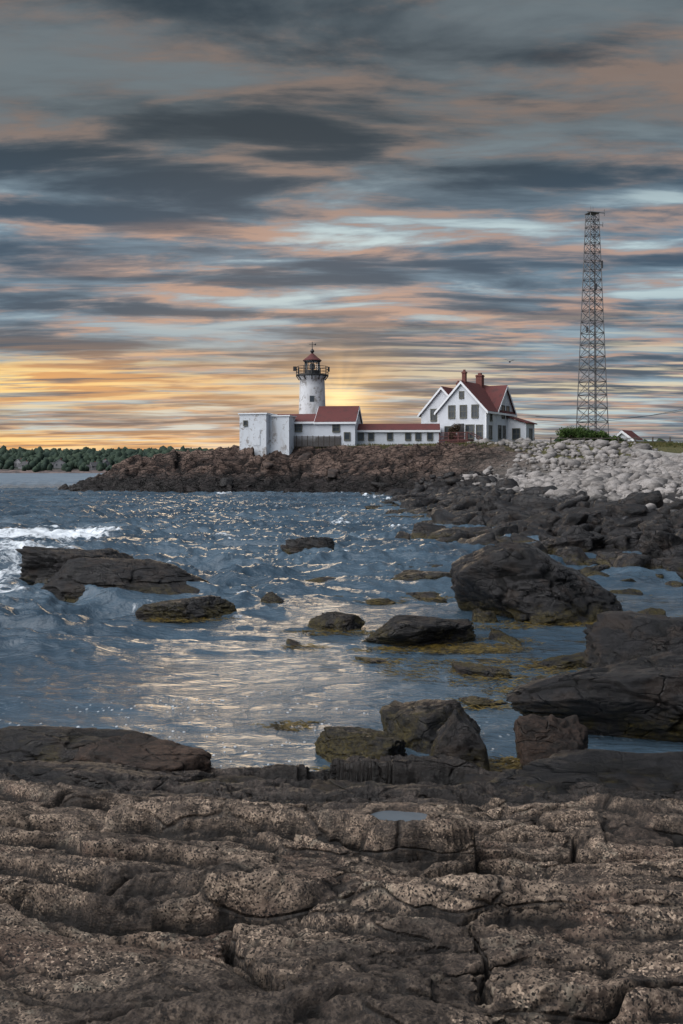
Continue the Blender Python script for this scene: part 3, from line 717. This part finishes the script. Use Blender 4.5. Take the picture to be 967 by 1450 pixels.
class House:
    def __init__(s, name, loc, rz):
        s.e = empty(name, loc, rz); s.w = MB(); s.r = MB(); s.t = MB(); s.g = MB(); s.fd = MB(); s.c = MB()
    def gable(s, x0, x1, y0, y1, z0, ze, zr, axis='y', oh=.35, ohg=.3, th=.16):
        tr = (lambda p: p) if axis == 'y' else (lambda p: (p[1], p[0], p[2]))
        if axis == 'x': x0, x1, y0, y1 = y0, y1, x0, x1
        xm = (x0+x1)/2
        vs = [(x0, y0, z0), (x1, y0, z0), (x1, y0, ze), (xm, y0, zr), (x0, y0, ze), (x0, y1, z0), (x1, y1, z0), (x1, y1, ze), (xm, y1, zr), (x0, y1, ze)]
        s.w.add([tr(p) for p in vs], [(0, 1, 2, 3, 4), (9, 8, 7, 6, 5), (1, 6, 7, 2), (0, 4, 9, 5), (4, 3, 8, 9), (2, 7, 8, 3)])
        sl = (zr-ze)/(xm-x0)
        for sg, xe in ((-1, x0), (1, x1)):
            xo = xe+sg*oh; zo = ze-sl*oh
            q = [(xo, y0-ohg, zo+.02), (xm, y0-ohg, zr+.02), (xm, y1+ohg, zr+.02), (xo, y1+ohg, zo+.02)]
            q += [(a, b_, c_+th) for a, b_, c_ in q]
            s.r.add([tr(p) for p in q], [(3, 2, 1, 0), (4, 5, 6, 7), (0, 1, 5, 4), (1, 2, 6, 5), (2, 3, 7, 6), (3, 0, 4, 7)])
            for yy in (y0-ohg-.05, y1+ohg):
                q = [(xo, yy, zo-.22), (xm, yy, zr-.24), (xm, yy+.05, zr-.24), (xo, yy+.05, zo-.22)]
                q += [(a, b_, c_+.36) for a, b_, c_ in q]
                s.t.add([tr(p) for p in q], [(3, 2, 1, 0), (4, 5, 6, 7), (0, 1, 5, 4), (1, 2, 6, 5), (2, 3, 7, 6), (3, 0, 4, 7)])
            q0, q1 = (xo, xo+sg*.04) if sg > 0 else (xo-.04, xo)
            pts = [(q0, y0-ohg, zo-.14), (q1, y0-ohg, zo-.14), (q1, y1+ohg, zo-.14), (q0, y1+ohg, zo-.14)]
            pts += [(a, b_, c_+.26) for a, b_, c_ in pts]
            s.t.add([tr(p) for p in pts], [(3, 2, 1, 0), (4, 5, 6, 7), (0, 1, 5, 4), (1, 2, 6, 5), (2, 3, 7, 6), (3, 0, 4, 7)])
    def win(s, face, a, z, w=.85, h=1.5, plane=0., mull=True):
        def bx(mb, a0, a1, d0, d1, z0, z1):
            if face == 'f': mb.box(a0, a1, plane-d1, plane-d0, z0, z1)
            elif face == 'r': mb.box(plane+d0, plane+d1, a0, a1, z0, z1)
            else: mb.box(plane-d1, plane-d0, a0, a1, z0, z1)
        bx(s.g, a-w/2, a+w/2, -.02, .03, z-h/2, z+h/2)
        f = .12
        bx(s.fd, a-w/2-f, a-w/2, -.02, .09, z-h/2-f, z+h/2+f); bx(s.fd, a+w/2, a+w/2+f, -.02, .09, z-h/2-f, z+h/2+f)
        bx(s.fd, a-w/2, a+w/2, -.02, .085, z+h/2, z+h/2+f); bx(s.fd, a-w/2-.08, a+w/2+.08, -.02, .14, z-h/2-f-.05, z-h/2)
        if mull:
            bx(s.fd, a-w/2, a+w/2, -.02, .06, z-.035, z+.035)
            bx(s.fd, a-.025, a+.025, -.02, .055, z-h/2, z+h/2)
    def finish(s, wall=M_white, frame=None):
        for mb, nm, mt in ((s.w, 'walls', wall), (s.r, 'roof', M_red), (s.t, 'trim', M_trim), (s.g, 'window_glass', M_glass), (s.fd, 'window_frames', frame or M_green), (s.c, 'chimneys', M_brick)):
            if mb.v: mb.build(nm, mt, s.e)

G = 5.75
# ---- keeper's house
H_ = House('keepers_house', (18.3, 126, G), math.radians(-30))
H_.gable(-6.7, 0, 0, 10, 0, 4.75, 8.35)
H_.gable(-4.5, .03, 3.6, 9.9, 0.01, 4.78, 8.1, axis='x')
H_.gable(-10.5, -4.4, 3, 9.8, 0.01, 4.7, 8.0)
H_.w.box(.03, 2.7, 7.3, 10.6, 0, 3.2)
q = [(-.0, 7.0, 4.1), (3.0, 7.0, 3.15), (3.0, 10.9, 3.15), (-.0, 10.9, 4.1)]; q += [(a, b_, c_+.14) for a, b_, c_ in q]
H_.r.add(q, [(3, 2, 1, 0), (4, 5, 6, 7), (0, 1, 5, 4), (1, 2, 6, 5), (2, 3, 7, 6), (3, 0, 4, 7)])
H_.w.add([(.03, 7.3, 3.2), (2.7, 7.3, 3.2), (.03, 7.3, 4.05), (.03, 10.6, 3.2), (2.7, 10.6, 3.2), (.03, 10.6, 4.05)], [(0, 1, 2), (3, 5, 4)])
for a in (-4.7, -3.1, -1.5): H_.win('f', a, 4.55, .75, 1.45)
H_.win('f', -5.2, 1.85, .8, 1.5); H_.win('f', -2.2, 1.95, 1.0, 1.6); H_.win('f', -.9, 1.95, .7, 1.5)
H_.win('f', -3.35, 6.7, .45, .7, mull=False)
for a in (5.9, 7.6): H_.win('r', a, 4.7, .8, 1.5, plane=.03)
H_.win('r', 1.4, 1.9, .8, 1.5, plane=0); H_.win('r', 4.6, 2.0, .9, 1.6, plane=.03); H_.win('r', 6.2, 2.0, .8, 1.6, plane=.03)
H_.win('r', 1.6, 3.9, .5, .9, plane=0)
H_.win('f', -8.6, 4.4, .8, 1.4, plane=3); H_.win('f', -8.8, 1.8, .8, 1.5, plane=3)
H_.win('f', 1.35, 1.8, .9, 1.3, plane=7.3); H_.win('r', 9, 1.8, .9, 1.3, plane=2.7)
for cx, cy, a, zt_ in ((-3.35, .9, .24, 9.75), (-3.35, 6.2, .42, 9.75), (-7.5, 8.6, .22, 9.1)):
    H_.c.box(cx-a, cx+a, cy-a, cy+a, 7.2, zt_); H_.c.box(cx-a-.07, cx+a+.07, cy-a-.07, cy+a+.07, zt_-.22, zt_-.1); H_.c.box(cx-a*.5, cx+a*.5, cy-a*.5, cy+a*.5, zt_, zt_+.25)
for x0, y0 in ((-6.72, -.03), (-.12, -.03)): H_.t.box(x0, x0+.16, y0, y0+.14, 0, 4.7)
H_.finish()
mb = MB(); mb.box(-6.75, .06, -.06, 10.05, -1, .25); mb.box(-10.55, -6.76, 2.94, 9.84, -1, .25); mb.box(.07, 2.76, 7.24, 10.66, -1, .2); mb.build('foundation', M_found, H_.e)
mb = MB()
mb.box(-5.6, -1.6, -2.2, -.07, .75, .9)
for xx in (-5.5, -4.2, -2.9, -1.7):
    mb.box(xx-.07, xx+.07, -2.15, -2.01, -.6, 1.85)
for zz_ in (1.3, 1.8): mb.box(-5.55, -1.65, -2.12, -2.04, zz_-.04, zz_+.04)
for k in range(26): mb.box(-5.45+k*.15, -5.41+k*.15, -2.10, -2.06, .9, 1.76)
for k in range(5): mb.box(-1.6+k*.3, -1.3+k*.3, -2.1, -.8, .65-k*.17, .73-k*.17)
for yy in (-2.12, -.8):
    mb.beam((-1.6, yy, 1.8), (-.1, yy, .95), .05); mb.beam((-1.6, yy, .7), (-.05, yy, -.2), .07); mb.beam((-.1, yy, -.2), (-.1, yy, .98), .05)
for k in range(12): mb.box(-5.5, -1.7, -2.17, -2.16, -.5+k*.1, -.44+k*.1)
mb.build('porch_steps', M_deck, H_.e)
mb = MB(); mb.box(-3.9, -3.0, -.10, -.02, .9, 3.0); mb.build('front_door', M_dark, H_.e)

# ---- covered walkway
W_ = House('covered_walkway', (1.2, 127.5, G), math.radians(-3))
W_.gable(0, 11.3, 0, 2.6, 0, 2.15, 2.85, axis='x', oh=.25, ohg=.1)
for a in (1.3, 2.6, 5.0, 7.3, 8.6, 10.1): W_.win('f', a, 1.35, .55, .75, mull=False)
W_.finish()
mb = MB(); mb.box(-.05, 11.35, -.05, 2.65, -1.2, .1); mb.build('foundation', M_found, W_.e)

# ---- keeper's wing beside the tower
K_ = House('service_wing', (-8.6, 126.6, G), math.radians(-8))
K_.gable(0, 6.1, .3, 6.0, 0, 3.15, 4.15, axis='x', oh=.3, ohg=.2)
K_.gable(5.4, 10.4, 0, 6.8, 0, 3.15, 5.15, axis='x', oh=.3, ohg=.15)
for a in (1.4, 3.1): K_.win('f', a, 2.4, .8, .75, plane=.3)
K_.win('f', 8.0, 2.45, .75, 1.0); K_.win('f', 9.4, 1.3, .6, .8, mull=False)
K_.finish()
mb = MB()
for k in range(9): mb.box(1.5, 8.6, -.16, -.08, .0+k*.15, .09+k*.15)
for k in range(11): mb.box(1.5+k*.7, 1.58+k*.7, -.07, -.03, -.8, 1.4)
mb.build('slatted_skirt', M_wood, K_.e)
mb = MB(); mb.box(-.06, 10.46, .2, 6.6, -1.2, .1); mb.build('foundation', M_found, K_.e)

# ---- fog signal block
B_ = House('fog_signal_building', (-9.35, 123.6, G), math.radians(-14))
B_.w.box(-3.5, 0, 0, 4, -1.4, 4.0)
B_.w.box(.01, 2.6, 1.2, 3.9, -1.4, 3.75)
B_.t.box(-3.65, .15, -.15, 4.15, 4.0, 4.16); B_.t.box(.16, 2.75, 1.05, 4.05, 3.75, 3.9)
B_.win('f', -2.7, 2.9, .35, .45, mull=False); B_.win('l', 2, 2.6, .5, .6, plane=-3.5, mull=False)
B_.finish(M_block)
mb = MB(); mb.box(-1.7, -.8, -.06, -.01, .1, 2.1); mb.build('door', M_block, B_.e)

# ---- lighthouse
L_ = empty('lighthouse', (-3.85, 131, G))
mb = MB()
mb.lathe([(2.05, -1), (1.93, .5), (1.78, 4), (1.66, 8.0), (1.62, 8.9), (1.72, 8.95), (1.74, 9.1), (1.85, 9.2), (1.9, 9.35)], 48); mb.build('tower_shaft', M_tower, L_, smooth=True)
mb = MB(); mb.lathe([(1.9, 9.36), (2.15, 9.42), (2.15, 9.56), (1.3, 9.57)], 40)
for i in range(12):
    a = i*math.pi/6; mb.beam((1.7*math.cos(a), 1.7*math.sin(a), 8.85), (2.1*math.cos(a), 2.1*math.sin(a), 9.4), .06)
mb.build('gallery_deck', M_dark, L_)
mb = MB()
for i in range(12):
    a = i*math.pi/6; p = (2.08*math.cos(a), 2.08*math.sin(a)); mb.beam((*p, 9.5), (*p, 10.65), .05)
    a2 = a+math.pi/6
    for z in (10.62, 10.25, 9.9): mb.beam((2.08*math.cos(a), 2.08*math.sin(a), z), (2.08*math.cos(a2), 2.08*math.sin(a2), z), .032)
mb.box(-2.5, -2.1, -.25, .25, 10.1, 10.65); mb.box(2.12, 2.3, -.3, .2, 10.0, 10.6)
mb.build('gallery_railing', M_dark, L_)
mb = MB(); mb.lathe([(1.02, 9.57), (1.02, 10.15), (.98, 10.16)], 16); mb.lathe([(1.15, 11.28), (1.15, 11.42)], 16)
for i in range(8):
    a = i*math.pi/4+.2; mb.beam((.98*math.cos(a), .98*math.sin(a), 10.1), (.98*math.cos(a), .98*math.sin(a), 11.3), .05)
mb.build('lantern_frame', M_dark, L_)
m_gl, nt, b = new_mat('lantern_glass')
tr = nt.n('ShaderNodeBsdfTransparent'); gl = nt.n('ShaderNodeBsdfGlossy'); gl.inputs['Roughness'].default_value = .05; mx = nt.n('ShaderNodeMixShader')
lw = nt.n('ShaderNodeLayerWeight'); lw.inputs[0].default_value = .3
nt.t.links.new(lw.outputs['Fresnel'], mx.inputs[0]); nt.t.links.new(tr.outputs[0], mx.inputs[1]); nt.t.links.new(gl.outputs[0], mx.inputs[2])
nt.t.links.new(mx.outputs[0], [n for n in nt.t.nodes if n.type == 'OUTPUT_MATERIAL'][0].inputs[0])
gm = bpy.data.meshes.new('lantern_glass'); n = 16
gm.from_pydata([(.95*math.cos(2*math.pi*i/n), .95*math.sin(2*math.pi*i/n), z) for z in (10.16, 11.29) for i in range(n)], [], [(i, (i+1) % n, n+(i+1) % n, n+i) for i in range(n)])
gm.materials.append(m_gl); link(bpy.data.objects.new('lantern_glass', gm), L_)
mb = MB(); mb.lathe([(.2, 9.6), (.2, 10.3), (.35, 10.35), (.38, 10.7), (.3, 11.0), (.1, 11.1)], 16); mb.build('beacon_lens', M_steel, L_)
mb = MB(); mb.lathe([(1.25, 11.42), (1.22, 11.5), (.75, 11.85), (.35, 12.2), (.2, 12.35)], 24); mb.build('lantern_roof', M_red, L_)
mb = MB(); mb.lathe([(.12, 12.3), (.14, 12.45), (.26, 12.6), (.28, 12.72), (.16, 12.9), (.05, 13.0), (.04, 13.9), (.01, 13.95)], 16)
mb.beam((-.45, 0, 13.6), (.45, 0, 13.6), .03); mb.add([(.25, 0, 13.5), (.5, 0, 13.75), (.5, 0, 13.45)], [(0, 1, 2)]); mb.beam((0, -.3, 13.3), (0, .3, 13.3), .03)
mb.build('weather_vane', M_dark, L_, smooth=False)
mb = MB()
for z in (3.5, 6.3): mb.box(-.28, .28, -1.95+.035*z, -1.55, z-.4, z+.4)
mb.build('tower_windows', M_glass, L_)

# ---- radio tower
TX, TY = 34, 135; TG = 5.4; TH = 32.2
T_ = empty('radio_tower', (TX, TY, TG), math.radians(17))
mb = MB(); br_ = MB(); NP = 22
def tw(z):
    t = z/TH; return 1.62*(1-t)+.62*t
zsx = [0]
for i in range(NP): zsx.append(zsx[-1]+1.0*(1.45-i*.035))
zsx = [z*TH/zsx[-1] for z in zsx]
cor = [(-1, -1), (1, -1), (1, 1), (-1, 1)]
for i in range(NP):
    z0, z1 = zsx[i], zsx[i+1]; a, c_ = tw(z0), tw(z1)
    for k in range(4):
        p, q_ = cor[k], cor[(k+1) % 4]
        mb.beam((p[0]*a, p[1]*a, z0), (p[0]*c_, p[1]*c_, z1), .075)
        br_.beam((p[0]*a, p[1]*a, z0), (q_[0]*c_, q_[1]*c_, z1), .042); br_.beam((q_[0]*a, q_[1]*a, z0), (p[0]*c_, p[1]*c_, z1), .042)
        br_.beam((p[0]*c_, p[1]*c_, z1), (q_[0]*c_, q_[1]*c_, z1), .042)
mb.build('legs', M_steel, T_); br_.build('bracing', M_steel, T_)
mb = MB()
mb.beam((0, -.7, 0), (0, -.4, TH), .05); mb.beam((.25, -.7, 0), (.25, -.4, TH), .035)
for k in range(64): mb.beam((0, -.68+.0046*k, k*.5+.2), (.25, -.68+.0046*k, k*.5+.2), .02)
mb.build('ladder', M_steel, T_)
mb = MB()
mb.beam((-1.1, -.6, TH), (1.5, -.6, TH), .05); mb.beam((1.5, -.6, TH-.4), (1.5, -.6, TH+.5), .05); mb.beam((.6, .6, TH-1.3), (2., .6, TH-1.3), .04); mb.beam((2., .6, TH-1.6), (2., .6, TH-.9), .04)
mb.beam((-.6, -.6, TH), (-.6, -.6, TH+.8), .03); mb.beam((.3, .3, TH), (.3, .3, TH+1.0), .03)
mb.box(-.75, .75, -.75, .75, TH-.05, TH+.03)
mb.beam((.7, -.7, TH-7), (1.1, -.7, TH-7), .05); mb.box(1.0, 1.15, -.85, -.6, TH-7.5, TH-6.5)
mb.beam((-.8, -.8, TH-16), (-1.3, -.8, TH-16), .05); mb.box(-1.4, -1.2, -.9, -.7, TH-16.3, TH-15.5)
mb.box(-.1, .2, -.9, -.6, TH-10.5, TH-9.8)
mb.build('antennas', M_steel, T_)
mb = MB()
for p in cor: mb.box(p[0]*1.62-.4, p[0]*1.62+.4, p[1]*1.62-.4, p[1]*1.62+.4, -.8, .12)
mb.build('footings', M_conc, T_)

# ---- small red-roofed shed
S_ = House('red_roofed_shed', (39.2, 134, G-.1), math.radians(-35)); S_.gable(-2.8, 0, 0, 3.4, 0, 1.3, 2.4, oh=.25); S_.win('f', -1.1, .9, .5, .6); S_.finish()

# ---- sea wall, fence, pole, wires
path = [(26, 121), (30.5, 112), (35.5, 103), (41, 92), (52, 74), (70, 52)]
P2 = []
for (a, b_), (c_, d_) in zip(path[:-1], path[1:]):
    for i in range(12):
        t = i/12; P2.append((a+(c_-a)*t, b_+(d_-b_)*t))
mb = MB(); tops = []
for (a, b_) in P2: tops.append(min(gz(a, b_, False), 4.4)+.75)
tops = np.convolve(np.pad(tops, 3, mode='edge'), np.ones(7)/7, 'valid')
for i in range(len(P2)-1):
    p, q_ = Vector((*P2[i], 0)), Vector((*P2[i+1], 0)); d_ = (q_-p).normalized(); nrm = Vector((d_.y, -d_.x, 0))*.3
    pp = [p+nrm, q_+nrm, q_-nrm, p-nrm]
    mb.add([(v.x, v.y, 1.5) for v in pp]+[(pp[0].x, pp[0].y, tops[i]), (pp[1].x, pp[1].y, tops[i+1]), (pp[2].x, pp[2].y, tops[i+1]), (pp[3].x, pp[3].y, tops[i])],
           [(4, 5, 6, 7), (0, 1, 5, 4), (2, 3, 7, 6)])
mb.build('sea_wall', M_conc)
mb = MB(); fp = [(24+i*2.0, 124-.35*i) for i in range(22)]
for i, (a, b_) in enumerate(fp):
    z = gz(a, b_, False); mb.box(a-.07, a+.07, b_-.07, b_+.07, z-.3, z+1.0)
    if i:
        a0, b0_ = fp[i-1]; z0 = gz(a0, b0_, False)
        for h_ in (.45, .85): mb.beam((a0, b0_, z0+h_), (a, b_, z+h_), .04)
mb.build('post_and_rail_fence', M_wood)
UPX = 45.6
UP = empty('utility_pole', (UPX, 130, 5.2)); mb = MB(); mb.lathe([(.14, -1), (.10, 5.9)], 12); mb.beam((-.8, 0, 5.4), (.8, 0, 5.4), .06); mb.build('pole', M_wood, UP)
mb = MB()
for xx in (-.7, 0, .7): mb.lathe([(.05, 5.45), (.07, 5.55), (.03, 5.65)], 8, xx, 0)
mb.build('insulators', M_glass, UP)
mb = MB()
for off, zz_ in ((-.7, 0), (.7, 0)):
    A = Vector((UPX+off, 130, 10.85)); B2 = Vector((26.0, 133.5, 9.5+.5*(off > 0)))
    for (S0, S1, sag) in ((A, B2, .8), (A, A+Vector((14, -5, 1.5)), .4)):
        prev = S0
        for i in range(1, 17):
            t = i/16; p = S0.lerp(S1, t); p.z -= 4*t*(1-t)*sag; mb.beam(prev, p, .026); prev = p
mb.build('power_lines', M_dark)

# ------------------------------------------------------------------ vegetation
def leaf_mat(name, a, b_, sc=.9):
    m, nt, b = new_mat(name); pos = nt.n('ShaderNodeNewGeometry').outputs['Position']
    nt.set(b.inputs['Base Color'], nt.mix(nt.sm(nt.noise(pos, sc, 5, .7), .35, .65), a, b_)); b.inputs['Roughness'].default_value = .85
    b.inputs['Specular IOR Level'].default_value = .15
    return m
M_leaf = leaf_mat('shrub_leaves', (.02, .045, .012), (.07, .11, .028))
M_far = leaf_mat('far_foliage', (.018, .032, .026), (.040, .060, .040), .1)
def leaves(name, blobs, n, size, mat, seed):
    r = np.random.default_rng(seed); B = np.array(blobs, float)
    vol = B[:, 3]*B[:, 4]*B[:, 5]; pick = r.choice(len(B), n, p=vol/vol.sum())
    d = r.normal(size=(n, 3)); d /= np.linalg.norm(d, axis=1)[:, None]
    rad = r.uniform(.45, 1.08, n)[:, None]
    c = B[pick, :3]+d*rad*B[pick, 3:6]
    u = r.normal(size=(n, 3)); u /= np.linalg.norm(u, axis=1)[:, None]; v = np.cross(u, r.normal(size=(n, 3))); v /= np.linalg.norm(v, axis=1)[:, None]
    s = r.uniform(.6, 1.3, n)[:, None]*size
    V = np.stack([c-u*s, c+v*s*.5, c+u*s, c-v*s*.5], 1).reshape(-1, 3)
    return np_mesh(name, V, np.arange(4*n).reshape(n, 4), mat, smooth=False)
r = np.random.default_rng(12)
for (bx, by, bw, bh, nb) in ((29.3, 127, 1.4, 2.0, 20), (31.8, 127, 1.5, 1.4, 14), (33.9, 127, 1.1, .9, 9)):
    bl = []
    for i in range(nb):
        s = r.uniform(.4, .8); bl.append((bx+r.uniform(-bw, bw), by+r.uniform(-1, 1), 6.2+bh*r.uniform(.1, 1)*.85, s*1.3, s, s*.9))
    leaves('shrub', bl, 6000, .11, M_leaf, int(bx))
bl = [(14.3+r.uniform(-.5, .5), 126.6+r.uniform(-.3, .3), 6.6+r.uniform(0, 1.9), .45, .4, .5) for i in range(9)]
leaves('shrub', bl, 2600, .10, leaf_mat('dark_creeper', (.03, .022, .015), (.07, .05, .03)), 77)

r = np.random.default_rng(21); n = 26000
x = r.uniform(-12, 46, n); y = r.uniform(112, 127, n); zt, d, rk, _ = land_h(x, y)
k = (d+1.2*n2(x*.5, y*.5, 77) > 11.5); x, y, zt = x[k], y[k], zt[k]; n = len(x)
hgt = r.uniform(.1, .38, n); lean = r.normal(0, .08, (n, 2))
V = np.stack([np.stack([x-.04, y, zt-.03], -1), np.stack([x+.04, y, zt-.03], -1), np.stack([x+lean[:, 0], y+lean[:, 1], zt+hgt], -1)], 1).reshape(-1, 3)
np_mesh('grass', V, np.arange(3*n).reshape(n, 3), leaf_mat('grass_blades', (.04, .055, .018), (.15, .125, .055)), smooth=False)

# far shore hill + trees
hx = np.linspace(-900, 900, 300); hy = np.concatenate([np.linspace(775, 900, 40), np.linspace(910, 1500, 20)])
HX, HY = np.meshgrid(hx, hy)
sh = 795+22*fbm2(HX*.012, HX*0+.5, 4, 3)
HZ = np.interp(HY-sh, [-30, 0, 12, 90, 300, 700], [-3, 0, 3, 9, 14, 12])+1.2*fbm2(HX*.05, HY*.05, 4, 8)+ss(0, 12, HY-sh)*3*fbm2(HX*.008, HY*.008, 3, 9)
M_fs, nt, b = new_mat('far_shore_ground'); pos = nt.n('ShaderNodeNewGeometry').outputs['Position']
s_ = nt.n('ShaderNodeSeparateXYZ'); nt.set(s_.inputs[0], pos)
nf = nt.noise(pos, .12, 6, .7)
nt.set(b.inputs['Base Color'], nt.mix(nt.sm(nt.m('ADD', s_.outputs[2], nt.m('MULTIPLY', nf, 3)), 3.6, 5.2), nt.mix(nt.sm(nf, .4, .6), (.05, .042, .042), (.17, .125, .115)), (.020, .030, .022))); b.inputs['Roughness'].default_value = .9
np_mesh('far_shore', np.stack([HX, HY, HZ], -1).reshape(-1, 3), grid_faces(*HX.shape), M_fs)
HS = [(-272, 40, 7, 6), (-262, 30, 5, 5), (-236, 44, 9, 6.5), (-205, 32, 6, 5.5), (-200, 52, 6, 6), (-170, 38, 8, 5.5)]
def blobs(name, P, S, mat, sub=2, seed=1, tall=1.):
    v, f = ico(sub); r = np.random.default_rng(seed); V = []; F = []; b0 = 0
    for p, s in zip(P, S):
        nz = n3(v*2.2+r.uniform(-90, 90, 3), 3)*.38+n3(v*6+r.uniform(-90, 90, 3), 4)*.30
        V.append(v*(1+nz)[:, None]*s*np.array([r.uniform(.8, 1.2), 1, tall*r.uniform(.8, 1.4)])+p); F.append(f+b0); b0 += len(v)
    return np_mesh(name, np.concatenate(V), np.concatenate(F), mat, smooth=False)
r = np.random.default_rng(31); n = 5600
x = r.uniform(-420, 640, n); q = r.uniform(0, 1, n)
off_ = 10+q**1.2*240
shx = 795+22*fbm2(x*.012, x*0+.5, 4, 3); y = shx+off_
hz = np.interp(off_, [0, 12, 90, 300], [0, 3, 9, 14])+3*fbm2(x*.008, y*.008, 3, 9)
keepm = r.uniform(0, 1, n) < np.interp(off_, [10, 22, 40], [.35, .9, 1.])
for hx_, ho, ww, hh_ in HS: keepm &= ~((np.abs(x-hx_) < ww*.5+1.5) & (off_ < ho+6) & (off_ > ho-20))
rad = np.interp(off_, [10, 60, 250], [1.8, 3.2, 4.6])*r.uniform(.7, 1.25, n)
blobs('distant_trees', np.stack([x, y, hz+rad*.8], -1)[keepm], rad[keepm], M_far, 2, 5, 1.25)
n = 1100; x = r.uniform(52, 260, n); y = 330+r.uniform(0, 60, n)+.1*x
z = 5.8+r.uniform(0, 1, n)*6.6*(.78+.22*n2(x*.03, y*.0, 4))
blobs('tree_belt', np.stack([x, y, z], -1), r.uniform(1.2, 2.4, n), leaf_mat('belt_foliage', (.015, .028, .018), (.045, .065, .03), .3), 2, 6)
M_dw = simple_mat('distant_pale_wall', (.26, .26, .275), .8); M_dr = simple_mat('distant_grey_roof', (.06, .06, .066), .8)
for i, (hx_, ho, ww, hh_) in enumerate(HS):
    shh = float((795+22*fbm2(np.array([hx_*.012]), np.array([.5]), 4, 3))[0]); yb = shh+ho; zb = float(np.interp(ho, [0, 12, 90], [0, 3, 9]))+float(3*fbm2(np.array([hx_*.008]), np.array([yb*.008]), 3, 9)[0])+.8
    e_ = House('distant_house', (hx_, yb, zb), math.radians(-24+i*17)); e_.gable(-ww/2, ww/2, 0, 5.5, -3, hh_*.55, hh_, axis='x' if i % 2 else 'y', oh=.5)
    e_.gable(-ww/2-3, -ww/2-.01, 1, 4.5, -3, hh_*.35, hh_*.6, axis='x', oh=.3)
    e_.win('f', -ww*.25, hh_*.3, 1.2, 1.4); e_.win('f', ww*.2, hh_*.3, 1.2, 1.4)
    e_.c.box(.5, 1.3, 3, 4, hh_*.6, hh_+1.0)
    for mb_, nm, mt in ((e_.w, 'walls', M_dw), (e_.r, 'roof', M_dr), (e_.t, 'trim', M_dw), (e_.g, 'window_glass', M_glass), (e_.fd, 'window_frames', M_dw), (e_.c, 'chimney', M_brick)): mb_.build(nm, mt, e_.e)

# gull
mb = MB(); mb.lathe([(.01, -.28), (.07, -.15), (.09, 0), (.06, .16), (.02, .26)], 8)
mb.v = [(z, x_, y_) for x_, y_, z in mb.v]
mb.add([(.08, 0, .03), (-.1, 0, .03), (-.12, -.35, .16), (.06, -.38, .17), (-.2, -.75, .06)], [(0, 1, 2, 3), (3, 2, 4)])
mb.add([(.08, 0, .03), (-.1, 0, .03), (-.12, .35, .16), (.06, .38, .17), (-.2, .75, .06)], [(0, 3, 2, 1), (3, 4, 2)])
g = mb.build('seagull', simple_mat('gull_feathers', (.3, .3, .32), .8)); g.location = (15.2, 90, 12.6); g.rotation_euler = (.1, .1, 1.2)
print('objects', len(bpy.data.objects))
